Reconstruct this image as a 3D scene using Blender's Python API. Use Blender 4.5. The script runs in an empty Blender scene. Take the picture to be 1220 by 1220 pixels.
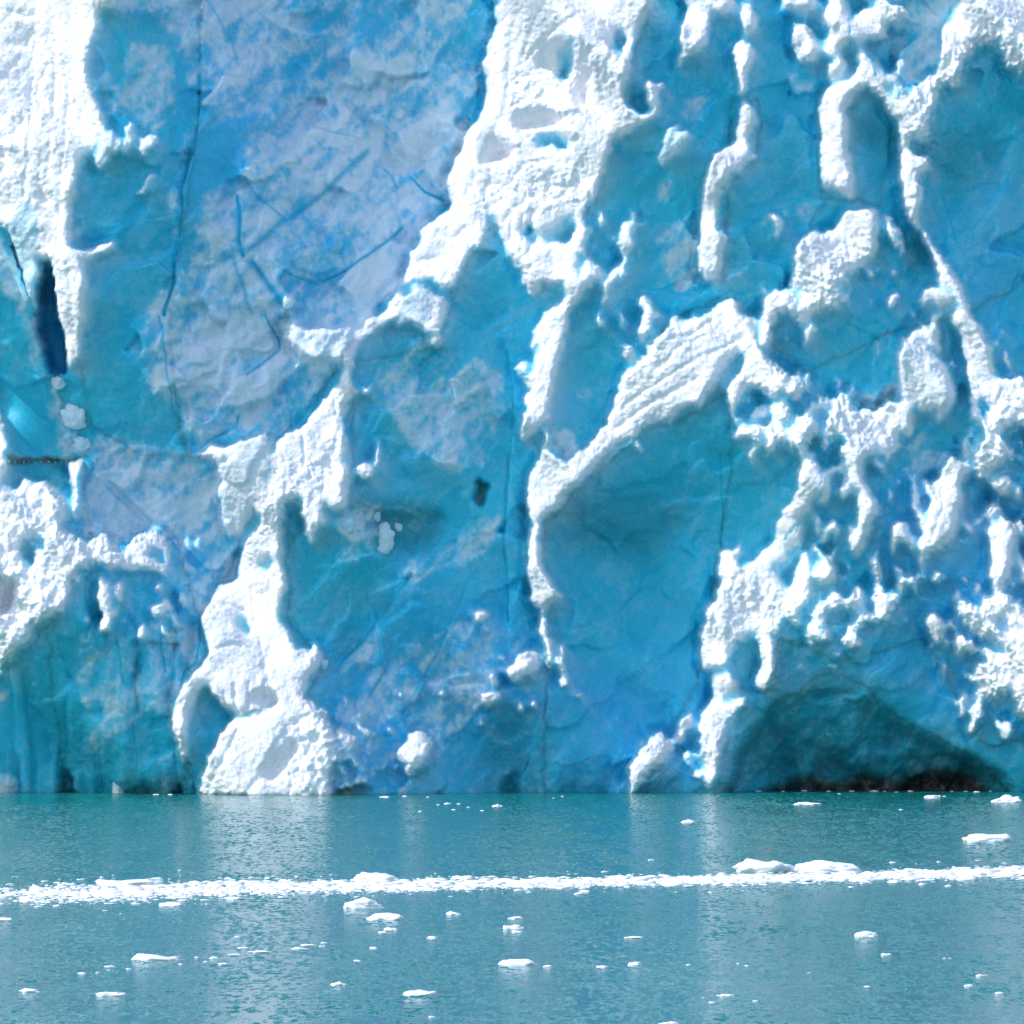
import bpy, bmesh, math, random, time
import numpy as np
from mathutils import Vector, noise as mnoise

T0 = time.time()
scene = bpy.context.scene
col = scene.collection

# ------------------------------------------------------------------ camera
DIST, CAM_H, S = 900.0, 20.0, 100.0 / 1220.0      # metres to the front, deck height, metres per plan unit on the front
cam_d = bpy.data.cameras.new('camera')
cam = bpy.data.objects.new('camera', cam_d)
col.objects.link(cam)
cam.location = (0, -DIST, CAM_H)
AIM = Vector((0, 0, (945 - 610) * S))
cam.rotation_euler = (AIM - cam.location).to_track_quat('-Z', 'Y').to_euler()
cam_d.sensor_fit = 'HORIZONTAL'
cam_d.angle = 2 * math.atan(50.0 / (AIM - cam.location).length)
cam_d.clip_start, cam_d.clip_end = 1.0, 12000
scene.camera = cam

# ------------------------------------------------------------------ daylight: sun high on the left, a little in front of the ice
SUN = Vector((-0.7071, -0.25, 0.7071)).normalized()
world = bpy.data.worlds.new('World')
scene.world = world
world.use_nodes = True
wn = world.node_tree
sky = wn.nodes.new('ShaderNodeTexSky')
sky.sky_type = 'NISHITA'
sky.sun_disc = False
sky.sun_elevation = math.asin(SUN.z)
sky.sun_rotation = math.atan2(SUN.x, SUN.y)
sky.air_density, sky.dust_density, sky.ozone_density = 1.0, 1.0, 1.0
wn.links.new(sky.outputs[0], wn.nodes['Background'].inputs[0])
wn.nodes['Background'].inputs[1].default_value = 0.15
sun_d = bpy.data.lights.new('sun', 'SUN')
sun_d.energy, sun_d.angle, sun_d.color = 2.0, math.radians(0.5), (1.0, 0.98, 0.96)
sun = bpy.data.objects.new('sun', sun_d)
sun.rotation_euler = SUN.to_track_quat('Z', 'Y').to_euler()
sun.location = (-200, -200, 300)
col.objects.link(sun)
vs = scene.view_settings
scene.display_settings.display_device = 'sRGB'
vs.view_transform, vs.look, vs.gamma, vs.use_curve_mapping = 'Standard', 'None', 1.0, False
vs.exposure = 0.74

# ------------------------------------------------------------------ plan of the ice front, in plan units (x right, y down, waterline at 945)
# each entry: (lit, snow, points) in photograph-plane units (1 unit = WALL_S metres on the ice front)
LIT = [
# ---- left buttress and neighbours
(1,1,[(-10,-10),(148,-10),(148,12),(140,18),(128,22),(122,32),(118,50),(116,72),(113,92),(115,110),(128,140),(135,152),(125,166),(116,182),(108,192),(100,212),(96,245),(93,270),(94,300),(104,310),(110,330),(112,350),(111,385),(106,396),(102,420),(101,438),(96,425),(92,440),(85,440),(82,412),(76,385),(72,370),(70,340),(68,315),(54,312),(55,280),(45,240),(30,255),(12,272),(-10,262)]),
(.8,.9,[(172,172),(182,166),(194,172),(194,182),(178,193),(172,185)]),
(.8,.9,[(160,150),(166,158),(165,178),(156,195),(150,190),(155,170)]),
(.7,.8,[(125,165),(140,163),(150,176),(148,186),(132,205),(125,212),(118,195)]),
(1,1,[(92,300),(115,302),(130,298),(146,294),(144,301),(128,308),(112,314),(108,325),(98,334),(94,320)]),
(.8,.9,[(187,210),(193,212),(184,226),(172,238),(168,235),(178,224)]),
(1,1,[(-10,478),(8,500),(12,530),(12,560),(6,585),(-10,590)]),
(1,1,[(-10,585),(25,580),(30,572),(40,570),(46,577),(55,573),(66,580),(78,592),(84,612),(78,632),(85,640),(95,636),(107,642),(104,655),(98,668),(92,685),(90,700),(78,722),(70,735),(58,738),(45,752),(30,768),(12,790),(-10,815)]),
(1,1,[(82,682),(90,680),(92,695),(88,715),(82,728),(74,725),(73,715),(78,700)]),
(1,1,[(97,665),(110,640),(122,637),(140,648),(150,655),(158,645),(175,634),(183,631),(195,638),(205,648),(200,655),(185,652),(176,652),(178,665),(190,672),(200,672),(200,682),(190,684),(175,681),(160,682),(140,677),(120,673),(108,674),(102,685),(97,697),(92,690)]),
(1,1,[(119,688),(135,690),(137,720),(140,725),(124,725),(121,705)]),
(1,1,[(139,695),(153,692),(152,710),(148,722),(142,715)]),
(1,1,[(128,730),(145,720),(140,735),(136,752),(122,752),(126,740)]),
(1,1,[(192,692),(199,695),(197,702),(190,710),(188,705)]),
(1,1,[(184,722),(202,717),(202,735),(192,740),(184,735)]),
(.8,1,[(207,733),(213,730),(218,748),(210,745)]),
# ---- middle ridge
(1,1,[(597,-10),(590,25),(582,45),(575,70),(577,90),(578,120),(572,135),(560,148),(553,155),(545,185),(537,195),(532,215),(533,235),(537,243),(525,255),(510,262),(502,272),(500,285),(490,300),(480,328),(475,342),(500,334),(514,325),(520,332),(526,346),(535,345),(545,332),(552,318),(560,300),(575,285),(584,273),(577,265),(580,257),(590,257),(592,270),(600,292),(612,315),(618,322),(626,340),(634,350),(642,346),(648,336),(660,338),(671,334),(672,312),(685,300),(697,302),(699,288),(700,270),(695,252),(702,242),(710,232),(712,217),(722,207),(727,190),(732,170),(745,160),(765,152),(782,142),(785,140),(777,134),(765,140),(750,132),(742,120),(748,100),(752,83),(755,62),(760,45),(765,30),(777,15),(782,-10)]),
(1,1,[(671,330),(672,312),(685,300),(690,305),(688,330),(697,318),(700,302),(706,303),(708,325),(708,338),(700,345),(690,358),(683,372),(678,385),(675,400),(668,420),(665,440),(662,460),(658,480),(655,500),(640,512),(625,524),(620,527),(625,500),(629,480),(630,465),(626,452),(634,440),(642,425),(645,405),(650,395),(655,375),(668,365),(674,352)]),
(1,1,[(668,358),(655,366),(645,378),(637,392),(635,405),(630,412),(636,418),(645,405),(652,390),(660,375)]),
(1,1,[(615,440),(624,428),(630,435),(626,450),(620,448)]),
(1,1,[(709,318),(716,308),(717,325),(714,338),(709,335)]),
(1,1,[(720,335),(728,322),(737,315),(735,328),(724,345),(722,362),(716,367),(718,350)]),
(.9,.9,[(738,290),(738,272),(745,266),(760,265),(774,264),(760,270),(752,280),(750,298),(746,318),(748,328),(738,337),(740,315),(742,300)]),
(.8,.9,[(760,355),(770,348),(775,352),(778,370),(792,373),(780,378),(775,385),(776,398),(765,410),(758,402),(762,385),(766,372),(760,362)]),
(1,1,[(740,415),(748,408),(757,418),(752,430),(742,428)]),
(1,1,[(860,357),(872,355),(880,360),(885,375),(897,380),(902,390),(900,410),(885,417),(868,424),(865,437),(847,457),(840,472),(832,490),(825,480),(807,490),(797,511),(795,495),(775,502),(755,517),(732,535),(712,552),(705,565),(682,587),(662,607),(649,617),(644,640),(647,670),(655,695),(670,708),(665,720),(656,722),(647,732),(631,715),(635,705),(630,680),(626,665),(630,640),(635,607),(626,597),(627,580),(637,557),(645,540),(651,510),(655,513),(653,532),(660,542),(670,550),(675,555),(682,542),(702,532),(715,512),(720,507),(732,482),(740,450),(750,445),(762,430),(770,415),(792,400),(800,377),(810,376),(835,379),(850,367)]),
(1,1,[(643,732),(652,735),(655,755),(659,775),(657,795),(653,802),(651,785),(647,765),(643,750)]),
(1,1,[(668,766),(676,765),(672,778),(674,792),(678,810),(675,822),(668,818),(669,800),(663,788),(667,780)]),
(1,1,[(756,522),(762,528),(765,538),(760,540),(756,530)]),
(1,1,[(566,728),(580,725),(584,731),(572,742),(564,744)]),
(1,1,[(576,748),(584,746),(586,754),(579,756)]),
(1,1,[(594,780),(601,779),(602,786),(596,787)]),
(1,1,[(602,797),(615,785),(628,776),(640,775),(644,785),(643,795),(632,803),(620,808),(615,815),(608,808)]),
(1,1,[(570,822),(585,820),(598,826),(592,838),(585,842),(575,836),(571,830)]),
(1,1,[(408,830),(416,829),(417,838),(411,844)]),
(1,1,[(474,890),(480,885),(490,875),(503,868),(510,875),(518,883),(515,895),(503,903),(496,918),(488,924),(482,918),(484,908),(474,904)]),
(1,1,[(475,342),(463,368),(440,385),(418,410),(413,425),(411,447),(389,472),(372,500),(344,517),(329,531),(325,551),(324,575),(310,593),(308,606),(320,615),(345,600),(362,590),(388,592),(400,575),(408,548),(413,545),(417,542),(410,520),(412,500),(420,482),(430,470),(424,460),(421,440),(424,425),(430,412),(440,402),(460,392),(472,382),(480,370),(482,355)]),
(.9,1,[(512,345),(526,352),(532,362),(530,380),(524,400),(528,412),(520,416),(514,412),(516,395),(512,375)]),
(1,1,[(434,465),(445,455),(442,468),(433,475)]),
(1,1,[(448,528),(452,528),(454,550),(449,563),(446,558)]),
(1,1,[(427,555),(443,552),(442,570),(436,576),(428,565)]),
(1,1,[(308,606),(311,620),(293,648),(285,662),(279,690),(262,703),(246,720),(240,737),(248,758),(253,775),(237,800),(222,815),(212,835),(207,860),(212,885),(218,912),(224,905),(226,880),(229,850),(240,825),(252,818),(258,830),(268,845),(290,850),(317,845),(330,835),(340,830),(365,827),(372,807),(381,795),(389,785),(380,768),(372,776),(356,771),(350,753),(336,741),(338,720),(345,700),(344,680),(340,655),(339,625),(344,603),(362,590),(361,615),(366,635),(371,648),(378,640),(388,625),(390,605),(390,595),(398,612),(415,605),(417,587),(421,567),(413,552),(395,555),(370,570),(340,590)]),
(1,1,[(234,952),(247,920),(260,880),(277,857),(290,852),(317,848),(330,838),(345,828),(365,827),(380,838),(390,842),(395,860),(403,870),(398,900),(396,952)]),
(1,1,[(405,862),(412,866),(414,880),(408,885),(404,875)]),
(1,1,[(426,862),(438,864),(443,873),(438,888),(434,876),(428,872)]),
(1,1,[(410,872),(422,876),(426,888),(418,898),(412,885)]),
# ---- right half, top
(1,1,[(818,-10),(850,-10),(848,15),(843,40),(840,58),(828,67),(815,75),(803,85),(808,60),(812,35),(816,15)]),
(.9,1,[(848,-10),(880,-10),(872,12),(862,22),(850,15)]),
(1,1,[(881,8),(895,3),(902,20),(903,35),(895,45),(885,47),(882,30)]),
(1,1,[(877,52),(885,50),(898,58),(897,75),(890,95),(888,112),(880,118),(878,100),(874,70),(873,60)]),
(1,1,[(886,125),(895,128),(900,140),(898,158),(895,172),(890,190),(882,205),(878,212),(874,200),(876,180),(877,155),(882,140)]),
(1,1,[(876,168),(865,175),(853,185),(845,195),(840,220),(835,245),(833,275),(833,305),(834,320),(842,330),(855,333),(860,320),(862,300),(860,290),(868,281),(858,283),(856,265),(855,245),(860,225),(868,212),(874,200)]),
(.8,.9,[(885,190),(900,180),(903,186),(893,195)]),
(.7,.7,[(780,192),(790,172),(800,155),(808,150),(806,165),(815,160),(825,165),(815,178),(800,195),(790,200)]),
(1,1,[(767,105),(775,98),(789,102),(784,118),(785,140),(778,136),(772,120)]),
(1,1,[(945,30),(955,24),(963,30),(972,45),(975,65),(970,77),(955,75),(946,62),(943,42)]),
(.8,.9,[(925,-10),(978,-10),(970,10),(960,15),(945,10),(935,5)]),
(1,1,[(987,-10),(1005,-10),(1010,20),(1012,50),(1005,60),(990,68),(980,62),(986,50),(987,25)]),
(.7,.9,[(985,75),(1003,70),(1010,82),(1000,95),(988,98)]),
(1,1,[(1012,28),(1022,15),(1040,7),(1060,5),(1080,13),(1085,25),(1070,22),(1058,32),(1052,50),(1040,48),(1028,52),(1020,57),(1014,45)]),
(1,1,[(1021,58),(1032,62),(1036,82),(1046,100),(1060,116),(1070,135),(1066,140),(1055,128),(1040,110),(1027,98),(1020,90),(1025,75)]),
(1,1,[(1042,72),(1047,72),(1050,90),(1052,105),(1044,100)]),
(1,1,[(1005,97),(1025,88),(1037,92),(1030,105),(1015,118),(1011,135),(1013,155),(1012,175),(1015,200),(1018,225),(1020,238),(1008,235),(997,228),(978,225),(977,215),(978,190),(976,160),(974,140),(977,120),(985,105)]),
(1,1,[(1063,105),(1070,100),(1078,105),(1078,118),(1070,124),(1063,118)]),
(1,1,[(1125,30),(1140,10),(1155,-10),(1230,-10),(1230,75),(1210,82),(1198,80),(1195,60),(1185,52),(1170,55),(1160,62),(1152,75),(1148,90),(1138,108),(1125,105),(1122,115),(1118,130),(1110,140),(1103,145),(1108,160),(1098,165),(1092,155),(1087,160),(1086,180),(1095,188),(1108,185),(1110,200),(1098,212),(1100,225),(1102,238),(1097,248),(1095,262),(1098,275),(1092,272),(1085,265),(1078,250),(1074,235),(1073,210),(1072,180),(1070,155),(1066,140),(1068,125),(1080,112),(1095,102),(1110,85),(1120,65),(1122,45)]),
(1,1,[(1093,266),(1103,275),(1114,295),(1130,318),(1143,334),(1150,355),(1158,375),(1170,390),(1176,405),(1182,425),(1185,445),(1187,455),(1200,452),(1230,448),(1230,490),(1212,498),(1205,505),(1220,507),(1218,512),(1200,508),(1192,515),(1195,525),(1205,530),(1207,540),(1200,547),(1196,540),(1190,548),(1185,560),(1175,563),(1162,555),(1157,545),(1165,532),(1174,515),(1165,508),(1157,502),(1156,470),(1153,445),(1148,420),(1145,402),(1140,390),(1137,380),(1140,368),(1130,345),(1115,315),(1103,290)]),
(1,1,[(1194,420),(1200,417),(1204,428),(1202,442),(1198,440)]),
# ---- right half, middle
(1,1,[(1007,250),(1045,250),(1047,275),(1043,308),(1033,315),(1020,322),(1010,325),(1003,328),(1000,345),(990,352),(1008,350),(1010,366),(992,360),(982,368),(974,372),(960,385),(948,382),(947,372),(952,355),(950,348),(962,338),(970,320),(975,300),(980,285),(985,275),(995,272),(1003,262)]),
(1,1,[(960,280),(970,275),(982,277),(977,300),(970,325),(960,340),(950,345),(940,340),(945,310),(948,292)]),
(1,1,[(940,342),(948,348),(945,365),(945,378),(938,376),(930,375),(922,385),(920,405),(918,422),(905,412),(905,395),(908,375),(912,355),(920,345)]),
(1,1,[(958,392),(972,382),(976,395),(968,408),(960,412),(958,420)]),
(1,1,[(1007,340),(1012,335),(1011,348)]),
(1,1,[(1055,255),(1062,258),(1065,270),(1075,272),(1077,280),(1070,288),(1075,300),(1070,307),(1068,295),(1060,285),(1055,270)]),
(1,1,[(1053,360),(1058,352),(1066,345),(1070,352),(1066,365),(1060,372)]),
(1,1,[(1095,360),(1103,345),(1113,341),(1122,350),(1132,350),(1130,362),(1118,365),(1112,358),(1100,365)]),
(1,1,[(910,258),(920,255),(928,263),(932,272),(928,288),(923,285),(925,272),(915,265)]),
(.75,.9,[(1075,405),(1085,395),(1097,393),(1108,415),(1120,430),(1132,445),(1136,475),(1130,490),(1120,505),(1116,510),(1115,488),(1105,492),(1095,490),(1087,478),(1080,480),(1072,470),(1070,445),(1071,425)]),
(1,1,[(1076,475),(1088,480),(1090,500),(1087,521),(1078,521),(1079,500)]),
(1,1,[(1095,385),(1103,382),(1110,395),(1112,375),(1118,377),(1122,400),(1121,425),(1115,420),(1108,410),(1098,400)]),
(1,1,[(865,467),(873,452),(882,440),(888,420),(898,410),(910,420),(918,432),(932,442),(952,448),(953,470),(946,476),(932,470),(915,475),(905,468),(893,462),(882,465),(873,470)]),
(1,1,[(866,475),(878,470),(880,485),(872,490),(878,498),(885,497),(880,505),(866,490)]),
(1,1,[(890,497),(905,485),(912,478),(917,488),(905,498)]),
(1,1,[(918,478),(930,478),(942,490),(940,502),(925,508),(915,505),(925,498),(917,492)]),
(1,1,[(875,500),(920,508),(945,512),(935,515),(912,520),(880,525),(873,522),(878,508)]),
(1,1,[(912,518),(930,512),(938,520),(928,530),(915,540),(910,532)]),
(1,1,[(895,535),(905,525),(910,528),(902,540),(896,556),(893,545)]),
(1,1,[(942,510),(955,505),(972,508),(975,520),(960,530),(958,545),(968,555),(955,558),(950,535),(940,530),(938,522)]),
(1,1,[(943,503),(955,488),(972,480),(995,470),(1003,470),(995,478),(985,485),(970,497),(955,502)]),
(1,1,[(985,500),(990,480),(1000,473),(1003,467),(1010,467),(1014,480),(1022,490),(1012,497),(1007,505),(1003,520),(990,518),(982,528),(978,518)]),
(1,1,[(1005,510),(1015,495),(1030,485),(1045,488),(1060,480),(1075,477),(1080,490),(1078,510),(1068,520),(1075,530),(1065,540),(1050,542),(1042,535),(1032,545),(1028,555),(1025,560),(1030,575),(1038,590),(1045,600),(1046,615),(1040,612),(1035,600),(1030,585),(1022,580),(1010,575),(1007,565),(1009,545),(1008,530),(1003,520)]),
(1,1,[(955,560),(975,555),(978,570),(972,585),(962,595),(965,610),(955,615),(945,625),(935,640),(925,660),(910,672),(895,680),(880,677),(890,672),(905,660),(920,650),(925,632),(930,610),(945,595),(950,585),(948,565)]),
(.9,.9,[(945,630),(960,620),(955,640),(945,655),(930,670),(920,668),(932,652)]),
(1,1,[(980,570),(990,555),(1005,548),(1005,555),(992,565),(985,585),(978,590),(977,580)]),
(1,1,[(975,590),(985,588),(978,600),(972,597)]),
(1,1,[(1023,575),(1032,572),(1038,585),(1035,595),(1045,600),(1046,612),(1038,625),(1035,645),(1028,660),(1020,665),(1013,650),(1020,630),(1020,610),(1022,595)]),
(1,1,[(985,622),(992,620),(988,635),(984,648),(980,645),(981,632)]),
(1,1,[(1057,630),(1065,622),(1075,625),(1078,640),(1068,650),(1062,660),(1058,648)]),
(1,1,[(1042,655),(1047,655),(1048,680),(1046,702),(1042,702)]),
(1,1,[(1122,555),(1136,544),(1147,548),(1158,557),(1148,572),(1146,600),(1140,626),(1133,646),(1118,652),(1109,660),(1104,668),(1101,686),(1095,672),(1092,655),(1095,645),(1101,620),(1111,592),(1109,578),(1120,567)]),
(1,1,[(1083,563),(1090,575),(1095,600),(1100,620),(1097,635),(1090,612),(1085,590)]),
(1,1,[(1157,545),(1165,532),(1180,530),(1195,540),(1198,550),(1185,560),(1170,562),(1160,555)]),
(1,1,[(1170,570),(1190,568),(1205,572),(1205,585),(1195,590),(1185,582),(1178,577)]),
(1,1,[(1210,570),(1216,590),(1213,597)]),
(1,1,[(1168,612),(1180,602),(1194,596),(1197,605),(1190,615),(1175,618)]),
(1,1,[(1175,630),(1185,622),(1205,622),(1230,618),(1230,628),(1208,640),(1205,665),(1203,685),(1197,695),(1192,705),(1182,700),(1178,685),(1182,670),(1180,650),(1176,640)]),
(1,1,[(1213,670),(1230,662),(1230,702),(1213,695)]),
(1,1,[(1142,715),(1155,713),(1162,725),(1172,715),(1183,702),(1200,708),(1215,725),(1230,740),(1230,862),(1212,850),(1208,835),(1200,822),(1190,835),(1180,828),(1172,840),(1175,850),(1165,858),(1168,870),(1158,872),(1155,865),(1163,845),(1165,825),(1160,812),(1152,808),(1152,802),(1162,803),(1170,790),(1168,775),(1170,768),(1185,780),(1195,775),(1185,760),(1170,758),(1160,752),(1150,745),(1148,735),(1142,735)]),
(1,1,[(1138,755),(1150,756),(1162,768),(1155,780),(1147,775),(1142,787),(1140,775)]),
(1,1,[(1105,735),(1112,728),(1120,735),(1125,750),(1123,765),(1118,772),(1113,755),(1107,745)]),
(.8,.9,[(1185,855),(1195,862),(1205,860),(1210,872),(1200,880),(1190,870)]),
# ---- right half, low
(1,1,[(857,660),(875,652),(882,643),(885,655),(880,668),(887,675),(905,672),(925,668),(940,660),(942,666),(920,676),(925,682),(937,705),(948,690),(952,670),(955,655),(962,655),(966,690),(967,705),(962,715),(954,725),(951,747),(945,735),(930,737),(922,757),(925,780),(917,815),(910,823),(902,815),(907,790),(905,760),(895,747),(890,760),(877,765),(865,795),(850,795),(840,802),(835,780),(837,752),(842,722),(855,710),(857,685)]),
(.9,1,[(851,803),(865,800),(878,812),(875,822),(865,830),(858,835),(851,832)]),
(1,1,[(858,832),(865,840),(885,830),(888,826),(888,840),(875,848),(866,860),(865,885),(860,905),(853,930),(846,944),(842,938),(841,915),(838,890),(834,865),(838,850),(848,838)]),
(1,1,[(748,944),(750,915),(765,895),(780,880),(790,875),(803,882),(804,895),(790,908),(778,920),(765,932),(755,945)]),
(1,1,[(805,880),(812,860),(822,850),(828,858),(822,875),(812,890)]),
(1,1,[(814,897),(822,899),(821,908),(815,905)]),
(1,1,[(829,899),(835,901),(833,907)]),
(1,1,[(828,918),(838,912),(841,922),(832,926)]),
(1,1,[(965,680),(985,665),(998,652),(995,668),(995,690),(990,698),(978,698),(970,692)]),
(1,1,[(968,735),(978,720),(998,706),(1010,715),(1000,718),(985,728),(978,745)]),
(1,1,[(970,640),(974,655),(985,668),(978,672),(970,655)]),
(1,1,[(1015,715),(1025,695),(1030,705),(1028,718),(1022,728),(1015,722)]),
(1,1,[(1045,695),(1055,700),(1057,712),(1068,705),(1073,715),(1060,725),(1058,735),(1045,735),(1038,745),(1030,750),(1020,735),(1040,730)]),
(1,1,[(1072,688),(1082,690),(1078,700),(1075,715),(1072,705)]),
(1,1,[(1085,692),(1095,685),(1098,690),(1090,698)]),
(1,1,[(1008,750),(1018,745),(1020,758),(1028,762),(1025,772),(1005,770)]),
(.9,1,[(993,774),(1004,776),(998,781)]),
(.9,1,[(988,795),(998,790),(998,797)]),
(1,1,[(340,362),(344,355),(351,356),(353,363),(348,370),(342,368)]),
(.9,1,[(348,387),(354,384),(356,392),(350,394)]),
(.45,.8,[(340,390),(350,392),(370,395),(395,392),(420,392),(412,425),(405,440),(395,425),(380,435),(360,425),(345,410)]),
(.9,.95,[(235,543),(250,533),(275,535),(290,526),(300,530),(285,545),(262,549)]),
(.5,.85,[(262,548),(290,530),(320,517),(325,545),(318,580),(305,605),(290,640),(270,640),(262,600)]),
(.6,.9,[(80,548),(100,548),(99,580),(95,615),(91,622),(88,590)]),
(.5,.6,[(45,240),(55,280),(54,312),(50,335),(44,375),(36,350),(20,300),(12,272),(30,255)]),
(.6,.8,[(482,355),(500,340),(512,345),(514,375),(516,395),(505,400),(492,385),(470,392),(480,372)]),
]
# blue hollows cut back out of the lit shapes
HOLES = [
[(30,652),(45,640),(58,641),(60,652),(48,658),(44,672),(38,682),(33,670)],
[(656,274),(668,268),(678,258),(686,256),(687,270),(680,284),(672,292),(664,285),(652,291),(643,284)],
[(622,272),(632,270),(640,280),(632,292),(624,284)],
[(309,670),(316,664),(325,668),(322,677),(314,680)],
[(286,722),(292,738),(299,750),(300,762),(294,756),(288,742)],
[(1166,480),(1174,475),(1176,495),(1168,497)],
[(1185,740),(1193,733),(1200,743),(1190,751)],
[(668,60),(684,46),(683,66),(677,92),(669,96),(664,80)],
[(632,165),(645,157),(660,156),(677,163),(677,176),(668,179),(655,172),(642,173)],
[(640,340),(655,338),(666,346),(660,355),(645,350)],
[(730,45),(740,35),(745,50),(738,72),(728,60)],
[(890,487),(898,476),(910,474),(902,488),(888,497),(880,485)],
[(868,505),(880,502),(905,510),(890,510)],
]
# rime / frost over shaded ice: (amount, points)
FROST = [
(.9,[(-10,815),(8,820),(10,838),(4,845),(-10,840)]),(.8,[(-10,920),(15,930),(30,936),(30,950),(-10,950)]),
(.43,[(150,-10),(592,-10),(575,70),(556,150),(300,175),(240,120),(205,40)]),
(.75,[(140,-10),(255,-10),(272,45),(262,62),(245,60),(215,50),(205,20),(150,15)]),
(.62,[(220,50),(235,60),(246,80),(245,105),(236,115),(225,95)]),
(.60,[(256,70),(275,62),(295,80),(290,110),(270,120),(250,115)]),
(.72,[(246,240),(290,210),(300,180),(340,165),(420,60),(480,40),(560,150),(535,230),(500,280),(470,345),(410,420),(330,530),(280,515),(232,535),(222,480),(190,430),(178,400),(200,350),(240,300)]),
(.80,[(285,216),(300,225),(335,262),(300,295),(290,270),(285,245),(255,270),(250,265)]),
(.80,[(372,152),(425,163),(420,190),(385,225),(360,240),(350,215),(352,180)]),
(.85,[(390,340),(430,318),(475,275),(500,262),(490,300),(470,345),(410,420),(345,440),(330,400),(352,370)]),
(.80,[(222,470),(215,400),(240,380),(300,380),(330,420),(325,500),(280,515),(232,535)]),
(.75,[(183,365),(195,375),(207,425),(210,480),(190,470),(180,455),(150,420),(165,400),(180,400)]),
(.66,[(110,505),(150,530),(235,530),(262,548),(262,600),(270,640),(290,645),(278,690),(240,735),(212,690),(205,645),(180,628),(150,648),(100,636),(95,600),(108,560)]),
(.70,[(-10,262),(12,290),(30,340),(50,400),(65,460),(82,505),(100,525),(105,545),(75,545),(70,520),(60,490),(48,450),(35,400),(10,340),(-10,310)]),
(.45,[(118,100),(135,90),(145,120),(155,100),(160,60),(205,60),(215,130),(190,165),(160,140),(140,150),(125,140)]),
(.70,[(222,162),(232,170),(228,195),(216,225),(216,275),(212,280),(210,230),(222,190)]),
(.5,[(92,262),(105,262),(107,300),(92,300)]),
(.42,[(440,430),(480,430),(500,390),(520,380),(545,420),(600,440),(600,520),(575,560),(540,560),(500,540),(470,500)]),
(.62,[(492,450),(500,468),(508,500),(500,505),(488,480)]),
(.66,[(528,470),(540,478),(545,500),(538,512),(528,492)]),
(.6,[(565,440),(585,435),(598,455),(590,480),(570,475)]),
(.5,[(430,600),(448,602),(470,650),(450,660),(405,675),(405,625)]),
(.55,[(545,640),(575,615),(600,610),(595,650),(560,665),(530,675),(500,685),(480,690),(500,660)]),
(.35,[(400,800),(430,760),(440,730),(470,770),(560,740),(640,760),(600,800),(560,860),(480,945),(396,950)]),
(.50,[(540,830),(590,790),(610,800),(560,850),(520,870),(500,860)]),
(.5,[(397,860),(440,850),(450,900),(440,945),(396,950)]),
(.35,[(690,440),(705,455),(700,475),(680,470)]),
(.6,[(655,505),(672,510),(686,530),(676,552),(660,540)]),
(.5,[(800,270),(830,255),(833,330),(810,345),(790,310),(780,295)]),
(.5,[(815,110),(845,108),(850,130),(835,145),(815,140)]),
(.6,[(785,215),(800,205),(802,235),(788,245)]),
(.6,[(866,150),(876,135),(876,168),(862,176)]),
(.82,[(1055,-10),(1150,-10),(1125,30),(1120,65),(1085,112),(1078,100),(1062,80),(1058,35),(1085,25)]),
(.55,[(1008,470),(1045,462),(1072,460),(1074,478),(1040,485),(1016,482)]),
(.4,[(1042,400),(1060,395),(1062,440),(1048,470),(1040,440)]),
(.35,[(1085,510),(1130,520),(1160,545),(1120,560),(1100,600),(1085,560)]),
(.55,[(176,735),(205,742),(215,745),(238,745),(240,790),(215,830),(185,845),(188,800)]),
(.5,[(178,835),(195,830),(235,850),(212,905),(185,915),(200,880)]),
(.3,[(100,720),(180,760),(190,840),(110,900),(95,800)]),
(.3,[(880,270),(960,240),(1000,240),(960,275),(930,265)]),
(.28,[(930,80),(960,90),(970,110),(940,110)]),
(.35,[(745,900),(790,860),(800,880),(765,895),(748,915)]),
]
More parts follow.
